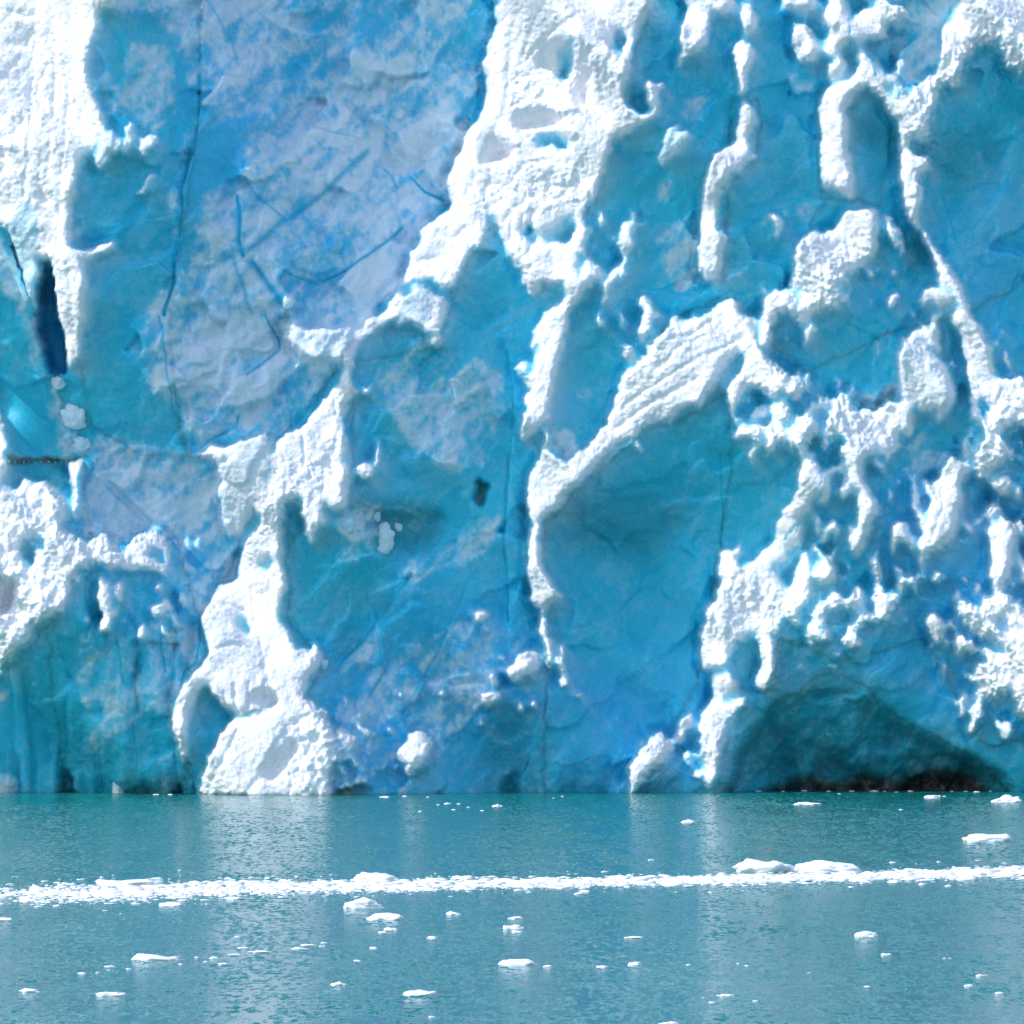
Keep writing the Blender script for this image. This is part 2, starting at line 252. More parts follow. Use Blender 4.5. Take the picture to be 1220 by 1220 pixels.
# cracks and fissures: (half width, depth, points)
CRACKS = [
(2.2,9,[(240,95),(241,125),(240,150),(235,178),(227,205),(221,230),(221,258),(219,285),(212,310),(210,340),(207,352),(200,378)]),
(1.2,2.5,[(165,170),(190,163),(215,158),(237,155)]),
(1.2,2.5,[(112,245),(150,237),(175,224),(190,222),(218,223)]),
(1.2,2,[(130,285),(165,268),(215,260)]),
(1.2,2,[(140,310),(180,305),(214,301)]),
(3,4,[(243,165),(265,140),(300,120),(330,90)]),
(3,4,[(247,0),(262,25),(275,45),(282,70)]),
(1.2,3,[(292,214),(305,232),(320,247),(335,258)]),
(5,6,[(300,300),(335,268),(375,240),(400,215),(420,195),(437,178)]),
(1.4,3.5,[(338,323),(355,333),(382,341)]),
(2,4.5,[(385,337),(405,328),(425,315),(445,298),(462,285),(478,268)]),
(1.6,3,[(457,197),(468,208),(473,220)]),
(2.5,4,[(490,208),(505,225),(528,236)]),
(3.5,5,[(280,310),(290,340),(297,365),(303,376)]),
(6,7,[(302,315),(315,332),(328,350),(338,365)]),
(2.5,5,[(285,238),(288,260),(287,290),(292,308)]),
(2,4,[(318,378),(333,405),(335,418),(320,430),(297,448)]),
(1.2,2.5,[(372,150),(395,157),(423,162)]),
(1.8,3,[(193,380),(198,400),(200,425),(207,465),(209,492),(222,505)]),
(2,4,[(232,540),(260,522),(283,510),(284,498)]),
(2.5,4,[(230,182),(225,200)]),
(7,8,[(487,690),(460,725),(425,770),(400,797)]),
(2,3,[(445,740),(455,790),(460,800),(440,830)]),
(2,3,[(560,690),(520,780),(480,850)]),
(3,4,[(447,750),(470,730),(490,720)]),
(1.6,5,[(652,800),(648,850),(640,880),(625,920),(610,945)]),
(2.5,5,[(603,420),(612,470),(605,560),(600,640),(606,740)]),
(2.2,4,[(858,540),(861,570),(863,610),(860,680),(845,735),(820,760)]),
(3,3,[(700,605),(750,598),(775,610),(790,620)]),
(3,3,[(800,592),(820,594),(840,593)]),
(2,3,[(720,648),(745,657),(763,664)]),
(3,5,[(68,740),(75,770),(82,800),(90,815),(84,835),(80,865),(78,900),(72,925),(76,948)]),
(2,4,[(107,690),(106,712),(114,735),(108,760)]),
(2,4,[(139,750),(145,770),(147,800),(150,815)]),
(1.8,4,[(198,735),(194,770),(200,800)]),
(1.8,4,[(240,745),(236,790),(222,800),(219,812)]),
(1.6,3.5,[(118,880),(120,945)]),
(2.2,4,[(212,870),(208,900),(212,945)]),
(1.8,3,[(160,860),(165,900),(163,945)]),
(3,6,[(30,800),(34,860),(36,945)]),
(3,4,[(805,170),(830,140),(860,110),(875,90)]),
(3,4,[(800,240),(830,215),(850,190)]),
(3,3.5,[(1180,120),(1190,150),(1205,170)]),
(3,3.5,[(1150,230),(1180,215),(1200,180)]),
(3,3.5,[(1115,285),(1160,270),(1190,235)]),
(2,3,[(1125,235),(1135,270),(1140,285)]),
(2,3,[(1190,380),(1205,340),(1220,320)]),
(2,3,[(1010,385),(1030,395),(1048,405)]),
(3,4,[(835,322),(820,345),(850,345)]),
(2.5,4,[(100,590),(105,570),(110,560)]),
]
# deeper recesses: (depth, softness, points)
PITS = [
(70,3,[(58,316),(68,318),(69,345),(75,380),(80,410),(84,438),(80,446),(64,447),(58,425),(50,400),(46,385),(52,360)]),
(22,2.5,[(567,572),(572,570),(580,575),(579,590),(574,603),(568,600),(566,585)]),
(90,5,[(866,955),(878,918),(898,872),(930,838),(970,824),(1008,824),(1044,840),(1082,868),(1122,890),(1158,906),(1198,926),(1210,955)]),
(60,4,[(885,955),(890,938),(915,920),(940,928),(970,934),(1005,930),(1040,926),(1075,930),(1105,936),(1130,912),(1160,920),(1185,935),(1190,955)]),
(30,3,[(68,955),(70,928),(78,918),(84,932),(86,955)]),
(20,2,[(205,955),(207,938),(214,932),(219,940),(218,955)]),
(26,4,[(600,955),(604,932),(612,922),(616,940),(618,955)]),
(7,3,[(643,284),(656,274),(668,268),(684,256),(687,268),(680,284),(668,292),(652,291)]),
(8,3,[(640,163),(650,157),(668,158),(677,165),(676,176),(664,177),(650,172)]),
(14,4,[(205,700),(235,712),(240,745),(236,790),(218,800),(210,750),(200,730)]),
(14,5,[(100,600),(128,590),(135,605),(118,615),(95,640),(100,615)]),
(12,4,[(410,600),(470,612),(520,612),(535,620),(520,650),(490,665),(475,640),(425,615)]),
]
SILT_SHADE = [  # dirty and greenish ice, plus shade painted into holes, notches and hollows
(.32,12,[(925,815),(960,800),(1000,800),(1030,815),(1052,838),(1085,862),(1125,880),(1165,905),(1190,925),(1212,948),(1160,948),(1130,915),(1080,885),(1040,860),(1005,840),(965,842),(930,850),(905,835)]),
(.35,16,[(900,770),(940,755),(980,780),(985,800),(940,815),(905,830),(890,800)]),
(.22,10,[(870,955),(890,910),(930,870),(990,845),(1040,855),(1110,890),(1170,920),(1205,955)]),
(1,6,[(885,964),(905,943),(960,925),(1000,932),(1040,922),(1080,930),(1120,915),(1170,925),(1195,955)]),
(.95,1.5,[(12,544),(40,545),(60,546),(100,544),(100,550),(60,551),(40,553),(26,556),(14,556)]),
(.30,6,[(20,556),(82,550),(80,590),(60,580),(30,570),(15,580)]),
(.25,8,[(150,18),(165,12),(200,12),(205,35),(160,38),(140,25)]),
(.45,8,[(410,590),(470,595),(530,612),(520,650),(480,662),(440,640)]),
(.5,8,[(65,955),(70,890),(85,900),(90,955)]),
(.5,4,[(150,955),(155,935),(205,915),(222,955)]),
(.35,14,[(655,600),(750,590),(830,600),(800,640),(760,680),(700,650),(650,640)]),
(.3,14,[(560,955),(580,880),(610,850),(640,870),(620,955)]),
(.3,10,[(1000,130),(1060,150),(1062,185),(1030,170)]),
(.3,12,[(1110,160),(1190,150),(1200,190),(1140,230),(1100,200)]),
(.35,6,[(1070,285),(1100,280),(1120,310),(1080,330)]),
(.75,3,[(566,572),(572,570),(580,575),(579,590),(574,603),(568,600)]),  # shade of the small hole, put into the colour
]
BLUE = [
(.9,30,[(230,-20),(600,-20),(540,250),(420,420),(330,520),(240,530),(200,450)]),
(.7,20,[(100,520),(240,520),(320,560),(290,650),(240,740),(150,650),(90,640)]),
(.8,30,[(380,760),(480,700),(600,700),(640,780),(760,800),(850,760),(860,955),(380,955)]),
(1,3,[(58,316),(68,318),(69,345),(75,380),(80,410),(84,438),(80,446),(64,447),(58,425),(50,400),(46,385),(52,360)]),
(.6,20,[(1040,560),(1220,560),(1220,900),(1100,900),(1040,800)]),
(.5,20,[(1100,230),(1220,190),(1220,420),(1180,400)]),
]
PARTS = [   # name, label, outline on the plan
('ice_face', None, None),
('buttress', 'tall buttress with a sunlit white left flank and a blue right face', [(0,-250),(300,-250),(240,0),(240,150),(219,290),(205,380),(212,500),(225,545),(160,540),(110,505),(100,440),(66,310),(0,262)]),
('back_wall', 'broad frosted shaded wall crossed by dark cracks', [(300,-250),(620,-250),(583,40),(575,90),(553,150),(533,230),(480,330),(413,420),(330,530),(232,545),(212,500),(205,380),(219,290),(240,150),(240,0)]),
('serac', 'leaning serac with a frosted right edge beside a dark blue slot', [(0,255),(30,330),(64,447),(84,505),(104,530),(100,552),(0,556)]),
('slot', 'deep dark blue slot in the ice', [(58,316),(68,318),(69,345),(75,380),(80,410),(84,438),(80,446),(64,447),(58,425),(50,400),(46,385),(52,360)]),
('snow_slope', None, [(0,556),(100,552),(110,640),(90,700),(60,745),(0,815)]),
('serac', 'square topped serac with snow on its flat crest', [(90,640),(205,630),(240,740),(212,830),(225,955),(74,955),(60,745),(90,700)]),
('rubble_slope', None, [(104,530),(160,540),(232,545),(320,517),(310,595),(240,737),(205,632),(110,640),(100,552)]),
('snow_ridge', 'long sunlit snow ridge climbing from the waterline to the top', [(620,-250),(790,-250),(765,40),(742,120),(712,230),(640,350),(590,262),(540,345),(524,415),(425,430),(420,560),(345,650),(345,740),(388,790),(365,830),(250,825),(225,912),(205,860),(250,775),(240,737),(310,595),(413,420),(480,330),(533,230),(553,150),(583,40)]),
('ice_foot', 'bright white foot of snow meeting the water', [(234,960),(260,880),(290,850),(365,828),(403,860),(398,960)]),
('overhang', 'curved overhanging shell of ice, white fading into teal', [(207,860),(222,815),(250,822),(276,857),(260,880),(234,960),(225,912)]),
('snow_ramp', 'wide smooth sunlit ramp of snow running down to the left', [(735,480),(770,415),(800,375),(872,353),(902,400),(865,440),(832,490),(760,518),(682,590),(650,618),(655,700),(645,735),(625,690),(625,590),(655,505),(675,555),(715,512)]),
('hollow', 'smooth hollow blue face under the snow ramp', [(655,618),(682,590),(760,518),(832,490),(865,470),(872,560),(855,660),(835,800),(760,960),(645,960),(655,735),(645,660)]),
('spire', 'narrow snow covered spire down the right side of a blue face', [(870,115),(905,120),(902,190),(868,215),(862,335),(830,325),(835,215),(868,165)]),
('column', 'thick rounded column, white on the left and teal on the right', [(972,110),(1035,88),(1062,150),(1050,245),(975,232)]),
('serac_field', None, [(865,470),(905,400),(960,440),(1075,390),(1140,380),(1230,330),(1230,880),(1180,890),(1100,760),(1000,790),(930,760),(905,825),(835,800),(855,660),(872,560)]),
('cave', 'dark low cave at the waterline under a greenish arch', [(860,960),(890,900),(925,835),(985,800),(1030,815),(1060,845),(1125,880),(1190,920),(1215,960)]),
]
BLOCKS = [
(72,454,20,16,4,'small rounded white ice block at the foot of the dark blue slot'),
(92,489,40,32,8,'large rounded pale ice block lodged below the dark blue slot'),
(100,524,30,20,4,'flat frosted ice block just above the dirty ledge at the left'),
(345,362,13,13,5,'small round snowball-like ice block perched alone on the frosted back wall'),
(413,622,26,24,5,'squarish frosted ice block at the left end of the shaded rubble beside the snow ridge'),
(449,614,12,13,6,'small pale ice block on top of the shaded rubble heap below the snow ridge'),
(456,640,34,34,4,'biggest bluish ice block of the shaded rubble heap below the snow ridge'),
(474,627,13,11,4,'little blue ice block at the right end of the shaded rubble heap'),
(1070,112,15,18,4,'egg shaped white ice block perched where two snow ridges meet at the upper right'),
(386,789,12,12,3,'small white ice block stuck to the right edge of the snow ridge above the foot'),
(140,937,20,36,2,'small blue rounded ice block leaning on the shaded cliff at the waterline'),
]
G1='large pieces of floating ice'; G2='small pieces of floating ice'
P1='floating_ice';
FLOES = [
(117,194,1044,1055,P1,'ice floe','long flat white floe along the far edge of the brash drift at left',G1,{'hump':1.2}),
(420,469,1035,1050,P1,'ice floe','domed white floe just behind the brash drift, left of centre',G1,{'r':.12}),
(408,453,1069,1082,P1,'ice floe','white floe with one small knob, just in front of the brash drift',G1,{}),
(438,480,1085,1096,P1,'ice floe','low oval white floe below the knobbed floe, left of centre',G1,{'r':.15}),
(160,216,1132,1144,P1,'ice floe','white floe with a thin left tip, alone in open water at lower left',G1,{'hump':.8}),
(594,640,1140,1150,P1,'ice floe','long flat rectangular white floe in open water near bottom centre',G1,{'r':.12}),
(482,518,1177,1186,P1,'ice floe','white floe of two joined lumps near the bottom edge',G1,{'hump':1.6}),
(879,945,1019,1039,P1,'ice floe','white floe tapering to the left, left of the pair touching the brash drift',G1,{'r':.2}),
(943,1023,1020,1039,P1,'ice floe','biggest flat topped white floe, right of the pair touching the brash drift',G1,{'r':.12}),
(1147,1203,989,1003,P1,'ice floe','wedge shaped white floe between the cave and the brash drift at right',G1,{'r':.14}),
(1184,1216,944,956,P1,'ice floe','rounded white floe with a tail close under the cliff at the right edge',G1,{'hump':.9}),
(1101,1120,945,951,P1,'ice floe','small oval white floe floating right in front of the cave mouth',G1,{}),
(1019,1045,1104,1116,P1,'ice floe','small white dome floating alone at lower right',G1,{'r':.1}),
(-8,14,1089,1098,P1,'ice floe','white floe cut by the left picture edge below the brash drift',G1,{}),
(114,148,1180,1187,P1,'ice floe','thin flat white floe near the bottom left corner',G1,{'r':.15}),
(191,220,1073,1079,P1,'ice floe','small flat white floe hugging the near edge of the brash drift at left',G1,{}),
(600,622,1097,1107,P1,'ice floe','small peaked white floe in the centre below the brash drift',G1,{}),
(532,548,1083,1090,P1,'ice floe','small white floe just below the drift, between the oval floe and the picture centre',G2,{}),
(508,521,1111,1118,P1,'ice floe','small white floe in open water below the tiny one near the drift, left of centre',G2,{}),
(450,462,1107,1112,P1,'ice floe','left and lower of two tiny touching floes under the low oval floe',G2,{}),
(457,473,1103,1109,P1,'ice floe','right and higher of two tiny touching floes under the low oval floe',G2,{}),
(606,623,1091,1095,P1,'ice floe','flat sliver of ice just above the small peaked floe',G2,{}),
(610,623,1108,1111,P1,'ice floe','flat sliver of ice just below the small peaked floe',G2,{}),
(711,725,1147,1153,P1,'ice floe','left of two small white floes right of the rectangular floe',G2,{}),
(748,765,1143,1150,P1,'ice floe','right of two small white floes right of the rectangular floe',G2,{}),
(647,658,1149,1152,P1,'ice floe','thin sliver of ice next to the right end of the rectangular floe',G2,{}),
(746,768,1115,1118,P1,'ice floe','thin grey white sliver above the two small floes right of centre',G2,{}),
(22,46,1177,1182,P1,'ice floe','thin sliver of ice nearest the bottom left corner',G2,{}),
(395,411,1169,1174,P1,'ice floe','thin sliver of ice left of the two lump floe near the bottom',G2,{}),
(586,598,956,961,P1,'ice floe','small white floe under the blue cliff, right end of a scattered row',G2,{}),
(813,829,976,980,P1,'ice floe','small flat floe left of the cave below the sunlit snow tongue',G2,{}),
(948,979,955,959,P1,'ice floe','long pale sliver floating in front of the left half of the cave',G2,{}),
(1050,1062,1134,1138,P1,'ice floe','small sliver of ice just below and right of the lone white dome',G2,{}),
(1185,1196,1178,1184,P1,'ice floe','small white floe nearest the bottom right corner',G2,{}),
(1163,1177,1160,1163,P1,'ice floe','thin sliver above the small floe near the bottom right corner',G2,{}),
(1149,1160,1172,1175,P1,'ice floe','thin sliver left of the small floe near the bottom right corner',G2,{}),
(1029,1037,1172,1176,P1,'ice floe','tiny floe well below the lone white dome at lower right',G2,{}),
(854,874,1184,1187,P1,'ice floe','thin dotted sliver near the bottom, right of centre',G2,{}),
(844,853,1191,1195,P1,'ice floe','tiny floe just below the thin dotted sliver near the bottom',G2,{}),
(786,808,1216,1221,P1,'ice floe','white floe cut by the bottom picture edge right of centre',G2,{}),
(772,779,1021,1025,P1,'ice floe','tiny lone floe in open water above the drift, right of centre',G2,{}),
]
ORD = ['leftmost', 'second', 'third', 'fourth', 'fifth', 'sixth', 'seventh', 'eighth', 'ninth', 'tenth', 'eleventh', 'twelfth', 'thirteenth', 'fourteenth', 'fifteenth', 'sixteenth', 'seventeenth', 'eighteenth', 'nineteenth', 'twentieth', 'twenty first', 'twenty second', 'twenty third']
def row(items, what, group, dy):
    for i, (a, b, y) in enumerate(sorted(items)):
        FLOES.append((a, b, y - dy, y, P1, 'ice floe', (ORD[i] if i == 0 else ORD[i] + ' from left') + ' of the ' + what, group, {}))
row([(282,296,1130),(295,323,1135),(272,287,1138),(250,260,1142),(260,272,1149),(231,237,1141),(212,218,1149),(242,247,1146)], 'tiny flat fragments right of the thin tipped floe', 'ice fragments in the row at lower left', 2.6)
row([(348,366,1131),(358,377,1127),(382,390,1124),(380,388,1128)], 'tiny slivers in the slanting cluster left of centre', 'ice slivers in the slanting cluster', 2.4)
row([(124,137,1152),(114,120,1159),(93,103,1160),(150,157,1155),(127,131,1156)], 'tiny fragments below left of the thin tipped floe', 'ice fragments at far lower left', 2.2)
row([(529,537,958),(544,549,958),(538,543,965),(452,465,950),(498,503,967),(556,560,962),(572,577,966),(520,524,959),(508,512,950),(479,485,949)], 'tiny fragments close under the blue cliff', 'ice fragments under the middle cliff', 2)
row([(851,860,942.5),(872,876,942.5),(900,907,943),(931,935,943),(955,962,942.5),(985,990,943),(998,1002,946),(1012,1018,943),(1036,1046,943),(1052,1056,943),(1066,1070,944),(1081,1088,943),(1123,1127,949),(1132,1136,943),(1148,1153,943),(1160,1168,944),(1178,1182,943),(1206,1212,943),(1071,1076,965)], 'tiny fragments on the waterline before the cave', 'ice fragments before the cave', 1.8)
row([(668,672,949),(658,661,951),(182,190,947),(200,206,947)], 'four tiny fragments at the cliff foot left of the cave', 'ice fragments at the cliff foot', 1.8)
row([(421,430,1145),(440,451,1130),(817,823,1150),(877,881,1148),(887,892,1151),(962,966,1159),(1123,1127,1142),(1130,1134,1142),(897,903,1193),(836,839,1189),(510,519,1212),(1078,1081,1179),(279,286,1117)], 'tiny lone fragments scattered in open water', 'ice fragments in open water', 2)

GROOVES = [
(3.5,4,[(50,-10),(47,60),(44,120),(42,180),(36,240)]),
(3,3.5,[(72,40),(70,140),(62,225)]),
(2.5,3,[(88,110),(84,180),(78,240),(76,300)]),
(2.5,3,[(100,20),(97,80),(95,130)]),
(5,6,[(20,20),(38,27),(48,25)]), (5,6,[(16,58),(40,62),(44,50)]), (4,5,[(-5,118),(14,95),(28,75)]),
(4,5,[(-5,175),(25,165),(34,150)]), (4,5,[(5,215),(20,195),(30,205)]), (3,4,[(60,85),(55,110),(50,120)]),
(4,5,[(90,330),(92,380),(95,425)]),
(4,5,[(625,-10),(610,40),(606,90),(600,135)]), (4,4,[(645,10),(630,40),(622,75)]),
(3,5,[(628,72),(640,52),(660,38),(690,18)]), (3,5,[(607,100),(618,88),(640,92),(655,88)]),
(4,5,[(610,125),(625,118),(640,125),(655,135),(672,140)]), (3,4,[(612,150),(625,165),(640,160)]),
(4,4,[(590,150),(585,190),(580,235)]), (3,4,[(560,170),(565,210),(555,235)]),
(3,5,[(681,100),(692,80),(702,60)]), (3,4,[(705,60),(707,100),(700,125)]), (3,4,[(720,30),(728,70),(722,100)]),
(3,4,[(575,240),(600,225),(625,195),(650,190),(675,195)]), (3,4,[(600,265),(625,235),(650,225),(690,215)]),
(2,4,[(610,255),(607,285)]), (2,4,[(622,258),(620,300)]), (2,4,[(634,250),(632,310)]), (2,3.5,[(688,195),(690,245)]), (2,3.5,[(700,180),(703,235)]),
(3,4,[(520,275),(540,285),(555,270)]), (3,4,[(500,310),(520,305),(540,320)]),
(3,4,[(742,485),(790,452),(830,428),(885,402)]), (3,4,[(735,508),(780,478),(830,452)]), (2.5,3.5,[(795,405),(820,400),(860,375)]), (3,3,[(780,440),(815,410),(840,400)]),
(3,5,[(252,935),(268,905),(285,870)]), (3,5,[(295,945),(318,910),(350,860)]), (4,6,[(310,930),(335,880),(350,865),(372,850)]), (3,4,[(345,945),(365,900),(385,870)]),
(3,5,[(262,830),(272,845),(270,825)]), (2,5,[(282,815),(283,843)]), (2,5,[(300,812),(299,842)]), (2,5,[(318,810),(316,840)]),
(3,5,[(330,835),(310,850),(285,855)]), (3,4,[(300,700),(305,740),(318,790),(325,825)]), (3,4,[(322,660),(325,700),(318,740)]),
(3,5,[(255,725),(275,720),(295,728)]), (3,5,[(256,775),(275,768),(300,772)]), (2.5,4,[(325,555),(345,575),(342,600)]), (2.5,4,[(362,520),(365,560),(385,555)]),
(2.5,4,[(400,480),(405,510),(398,545)]), (2.5,4,[(388,560),(386,590)]),
(3,4,[(20,610),(40,620),(55,600)]), (3,4,[(5,640),(25,655),(30,700)]), (3,4,[(50,700),(35,720),(10,760)]),
(3,4,[(875,690),(870,730),(868,770)]), (3,4,[(890,680),(885,715),(900,740)]), (2,4,[(852,720),(848,770)]),
(3,4,[(1170,720),(1190,725),(1205,760)]), (3,4,[(1200,770),(1190,800),(1180,820)]),
(2.5,4,[(1125,570),(1120,610),(1110,640)]), (2.5,4,[(1158,440),(1170,470),(1175,510)]),
(2.5,4,[(960,330),(985,340),(1005,320)]), (2.5,4,[(985,300),(1000,290),(1030,300)]), (2.5,4,[(1025,510),(1040,500),(1060,515)]),
(2.5,4,[(1140,40),(1160,50),(1180,35),(1215,40)]), (3,4,[(1085,140),(1100,130),(1110,110)]),
]
FLUTED = [
(2.6,[(-20,740),(60,740),(100,690),(205,680),(240,760),(215,960),(-20,960)]),
(1.2,[(40,-20),(125,-20),(115,110),(100,260),(75,320),(50,260)]),
(.8,[(580,200),(715,130),(700,250),(640,345),(590,260)]),
(1.2,[(830,690),(960,690),(940,830),(835,800)]),
(1.0,[(640,760),(860,760),(860,960),(600,960)]),
]
COLUMNS = [-20, 14, 36, 76, 119, 163, 212, 240]

DIM = [
(.6,[(612,40),(622,60),(622,85),(612,95),(606,75)]), (.5,[(628,66),(645,50),(668,47),(684,46),(683,70),(676,95),(655,90),(638,88),(627,78)]),
(.45,[(678,98),(690,72),(702,58),(707,90),(703,125),(690,135),(680,130),(684,108)]),
(.5,[(605,130),(625,116),(650,122),(675,137),(676,152),(640,156),(618,163),(606,150)]),
(.55,[(575,152),(590,142),(602,165),(628,168),(620,186),(600,196),(582,202),(572,222),(560,200)]),
(.55,[(545,270),(570,268),(560,280),(548,290)]), (.6,[(515,275),(530,290),(520,310),(505,318),(500,300)]),
(.42,[(308,932),(322,905),(343,884),(365,868),(380,858),(372,880),(350,906),(326,936)]),
(.4,[(262,835),(285,846),(310,844),(330,839),(347,826),(332,815),(300,832),(275,830),(262,815)]),
(.45,[(228,840),(240,824),(250,822),(248,870),(236,905),(222,910),(226,880)]),
(.5,[(276,690),(300,694),(288,708),(272,706)]), (.5,[(262,760),(296,766),(312,760),(300,775),(270,775)]), (.5,[(318,700),(336,700),(334,735),(322,745)]),
(.55,[(360,800),(378,795),(370,825),(362,825)]), (.5,[(330,590),(345,585),(340,640),(330,650)]), (.5,[(382,530),(400,535),(392,555),(376,552)]),
(.6,[(18,22),(45,30),(48,55),(20,60),(15,40)]), (.6,[(15,72),(40,64),(45,100),(30,115),(12,100)]), (.55,[(40,92),(58,86),(55,130),(42,150),(36,122)]),
(.6,[(-10,172),(28,162),(35,198),(15,215),(-10,202)]), (.55,[(36,182),(58,172),(55,228),(40,240)]), (.42,[(52,228),(68,232),(66,262),(48,250)]),
(.6,[(84,110),(92,110),(90,200),(82,260),(76,260)]), (.55,[(62,240),(72,240),(72,300),(66,310)]),
(.6,[(742,502),(760,480),(790,455),(830,430),(846,436),(800,463),(766,494)]), (.65,[(800,396),(816,406),(790,426),(770,441),(765,430)]), (.55,[(640,560),(655,545),(650,575),(636,600)]),
(.5,[(20,605),(40,598),(44,615),(26,628)]), (.5,[(-10,690),(20,680),(40,700),(20,735),(-10,745)]), (.5,[(60,640),(78,645),(78,680),(62,690)]),
(.5,[(640,200),(660,205),(640,230),(620,228)]), (.55,[(700,160),(722,165),(715,200),(700,195)]), (.6,[(730,60),(748,60),(745,95),(732,90)]), (.55,[(610,260),(630,255),(632,300),(614,290)]),
(.5,[(640,400),(655,400),(648,470),(640,490)]), (.5,[(1120,70),(1140,60),(1135,90),(1122,100)]), (.55,[(1165,10),(1200,15),(1195,35),(1170,35)]), (.5,[(1040,20),(1056,15),(1054,35),(1040,40)]),
(.5,[(1165,735),(1182,740),(1178,752),(1160,745)]), (.5,[(1185,790),(1200,780),(1205,805),(1190,815)]), (.5,[(870,720),(890,715),(888,745),(872,760)]), (.5,[(905,690),(918,700),(910,730),(900,715)]),
(.5,[(985,290),(1000,292),(985,330),(972,335)]), (.5,[(1030,505),(1048,500),(1045,520),(1030,525)]),
]
ROUGH = [
(1,[(590,80),(660,80),(660,125),(605,130)]), (1,[(545,240),(620,195),(690,190),(700,250),(560,262)]), (1,[(340,830),(400,835),(404,948),(345,948)]),
(.8,[(930,340),(1050,250),(1010,370),(890,425)]), (.9,[(865,430),(960,440),(1090,470),(1060,570),(900,560)]), (1,[(1075,100),(1230,-10),(1230,85),(1110,250),(1070,250)]),
(1,[(-10,575),(80,580),(205,635),(95,705),(-10,810)]), (.8,[(235,700),(390,600),(420,540),(330,540),(250,790)]), (.9,[(1140,700),(1230,700),(1230,870),(1150,870)]),
(.9,[(1000,-10),(1090,-10),(1080,60),(1010,110)]), (.9,[(1140,450),(1230,440),(1230,560),(1150,560)]), (.8,[(740,360),(800,400),(770,440),(735,440)]), (.7,[(835,690),(960,690),(960,800),(835,800)]), (.9,[(945,690),(1100,680),(1090,760),(950,780)]),
]
_r = random.Random(8)
for _x, _y in [(402,905),(411,917),(419,906),(426,926),(408,937),(433,914),(441,899),(402,925),(396,941),(416,931),(437,930),(447,915),(424,908),(402,888),(420,858),(450,880),(431,850),(690,828),(822,912),(836,917),(826,905),(841,898),(1040,668),(1008,690),(955,795),(1012,632),(1080,560),(1070,575),(1150,690),(1196,398),(1186,410)]:
    _s = _r.uniform(2.2, 4.6)
    LIT.append((.9, .95, [(_x + _s * _r.uniform(.7, 1.2) * math.cos(k * 1.05), _y + 1.2 * _s * _r.uniform(.7, 1.2) * math.sin(k * 1.05)) for k in range(6)]))

BITS = [
(1.35,7,16,500,[(865,470),(960,440),(1090,480),(1100,600),(1090,740),(960,770),(940,700),(960,600)]),
(1.45,7,14,510,[(1100,560),(1230,440),(1230,880),(1150,870),(1090,720)]),
(1.5,6,14,520,[(590,255),(700,250),(705,345),(630,350)]),
(1.6,7,12,530,[(930,-10),(1100,-10),(1080,110),(990,110)]),
(1.9,7,18,540,[(700,250),(760,250),(740,400),(690,380)]),
(2.1,8,12,550,[(397,850),(640,770),(640,840),(480,945),(397,948)]),
(1.8,7,14,560,[(860,330),(960,300),(1140,330),(1140,440),(900,430)]),
(1.9,8,16,570,[(85,630),(240,640),(230,780),(100,740)]),
]
FOLDS = [  # step, sharpness, reach, line (right-hand side of the direction of travel stands out)
(12,2.0,26,[(400,797),(425,770),(460,725),(490,688)]),
(8,1.6,22,[(450,748),(458,775),(458,800),(440,830)]),
(9,2,30,[(606,740),(600,640),(605,560),(612,470),(603,420)]),
(10,2,34,[(200,380),(210,340),(218,285),(221,230),(235,178),(240,125),(241,85)]) ,
(5,1.2,26,[(437,178),(400,215),(375,240),(335,268),(300,300)]),
(5,1.2,24,[(478,268),(445,298),(425,315),(405,328),(385,337),(355,333),(338,323)]),
(5,1.2,20,[(335,258),(305,232),(290,213),(250,262)]),
(6,1.5,24,[(338,365),(315,332),(300,312),(285,238)]),
(7,2,30,[(480,690),(520,672),(560,690),(600,700)]),
(6,1.6,26,[(410,668),(440,660),(470,655),(480,640)]),
(8,2.5,36,[(860,690),(845,735),(815,765),(760,800)]),
(6,2,30,[(660,640),(720,610),(775,612),(800,595),(845,593)]),
(6,1.6,26,[(730,650),(763,664),(765,700),(735,730)]),
(8,2,30,[(640,945),(628,900),(650,840),(652,790)]),
(5,1.5,24,[(1190,380),(1205,340),(1230,318)]), (6,2,28,[(1115,285),(1160,270),(1195,232),(1205,180)]), (5,1.8,24,[(1128,235),(1140,285),(1150,300)]),
(7,2,26,[(780,345),(815,330),(850,345)]), (6,1.6,22,[(790,300),(810,265),(835,240)]), (6,1.6,24,[(800,175),(830,140),(860,110),(876,88)]),
(5,1.5,22,[(1040,470),(1042,430),(1048,402),(1030,394)]),
(6,1.8,24,[(540,455),(555,420),(590,400)]), (5,1.5,20,[(452,500),(470,470),(510,440)]),
(6,1.8,24,[(110,545),(150,530),(232,540)]), (5,1.5,24,[(100,690),(140,640),(240,560)]),
(6,1.6,22,[(150,180),(140,120),(125,70)]), (5,1.4,20,[(185,175),(172,110),(150,60)]),
]
BULGES = [
(9,6,[(-20,300),(15,310),(40,380),(60,460),(78,520),(70,545),(-20,545)]),
(6,6,[(405,640),(440,655),(470,650),(455,600),(420,600)]),
(8,5,[(128,918),(140,905),(152,918),(153,950),(126,950)]),
]

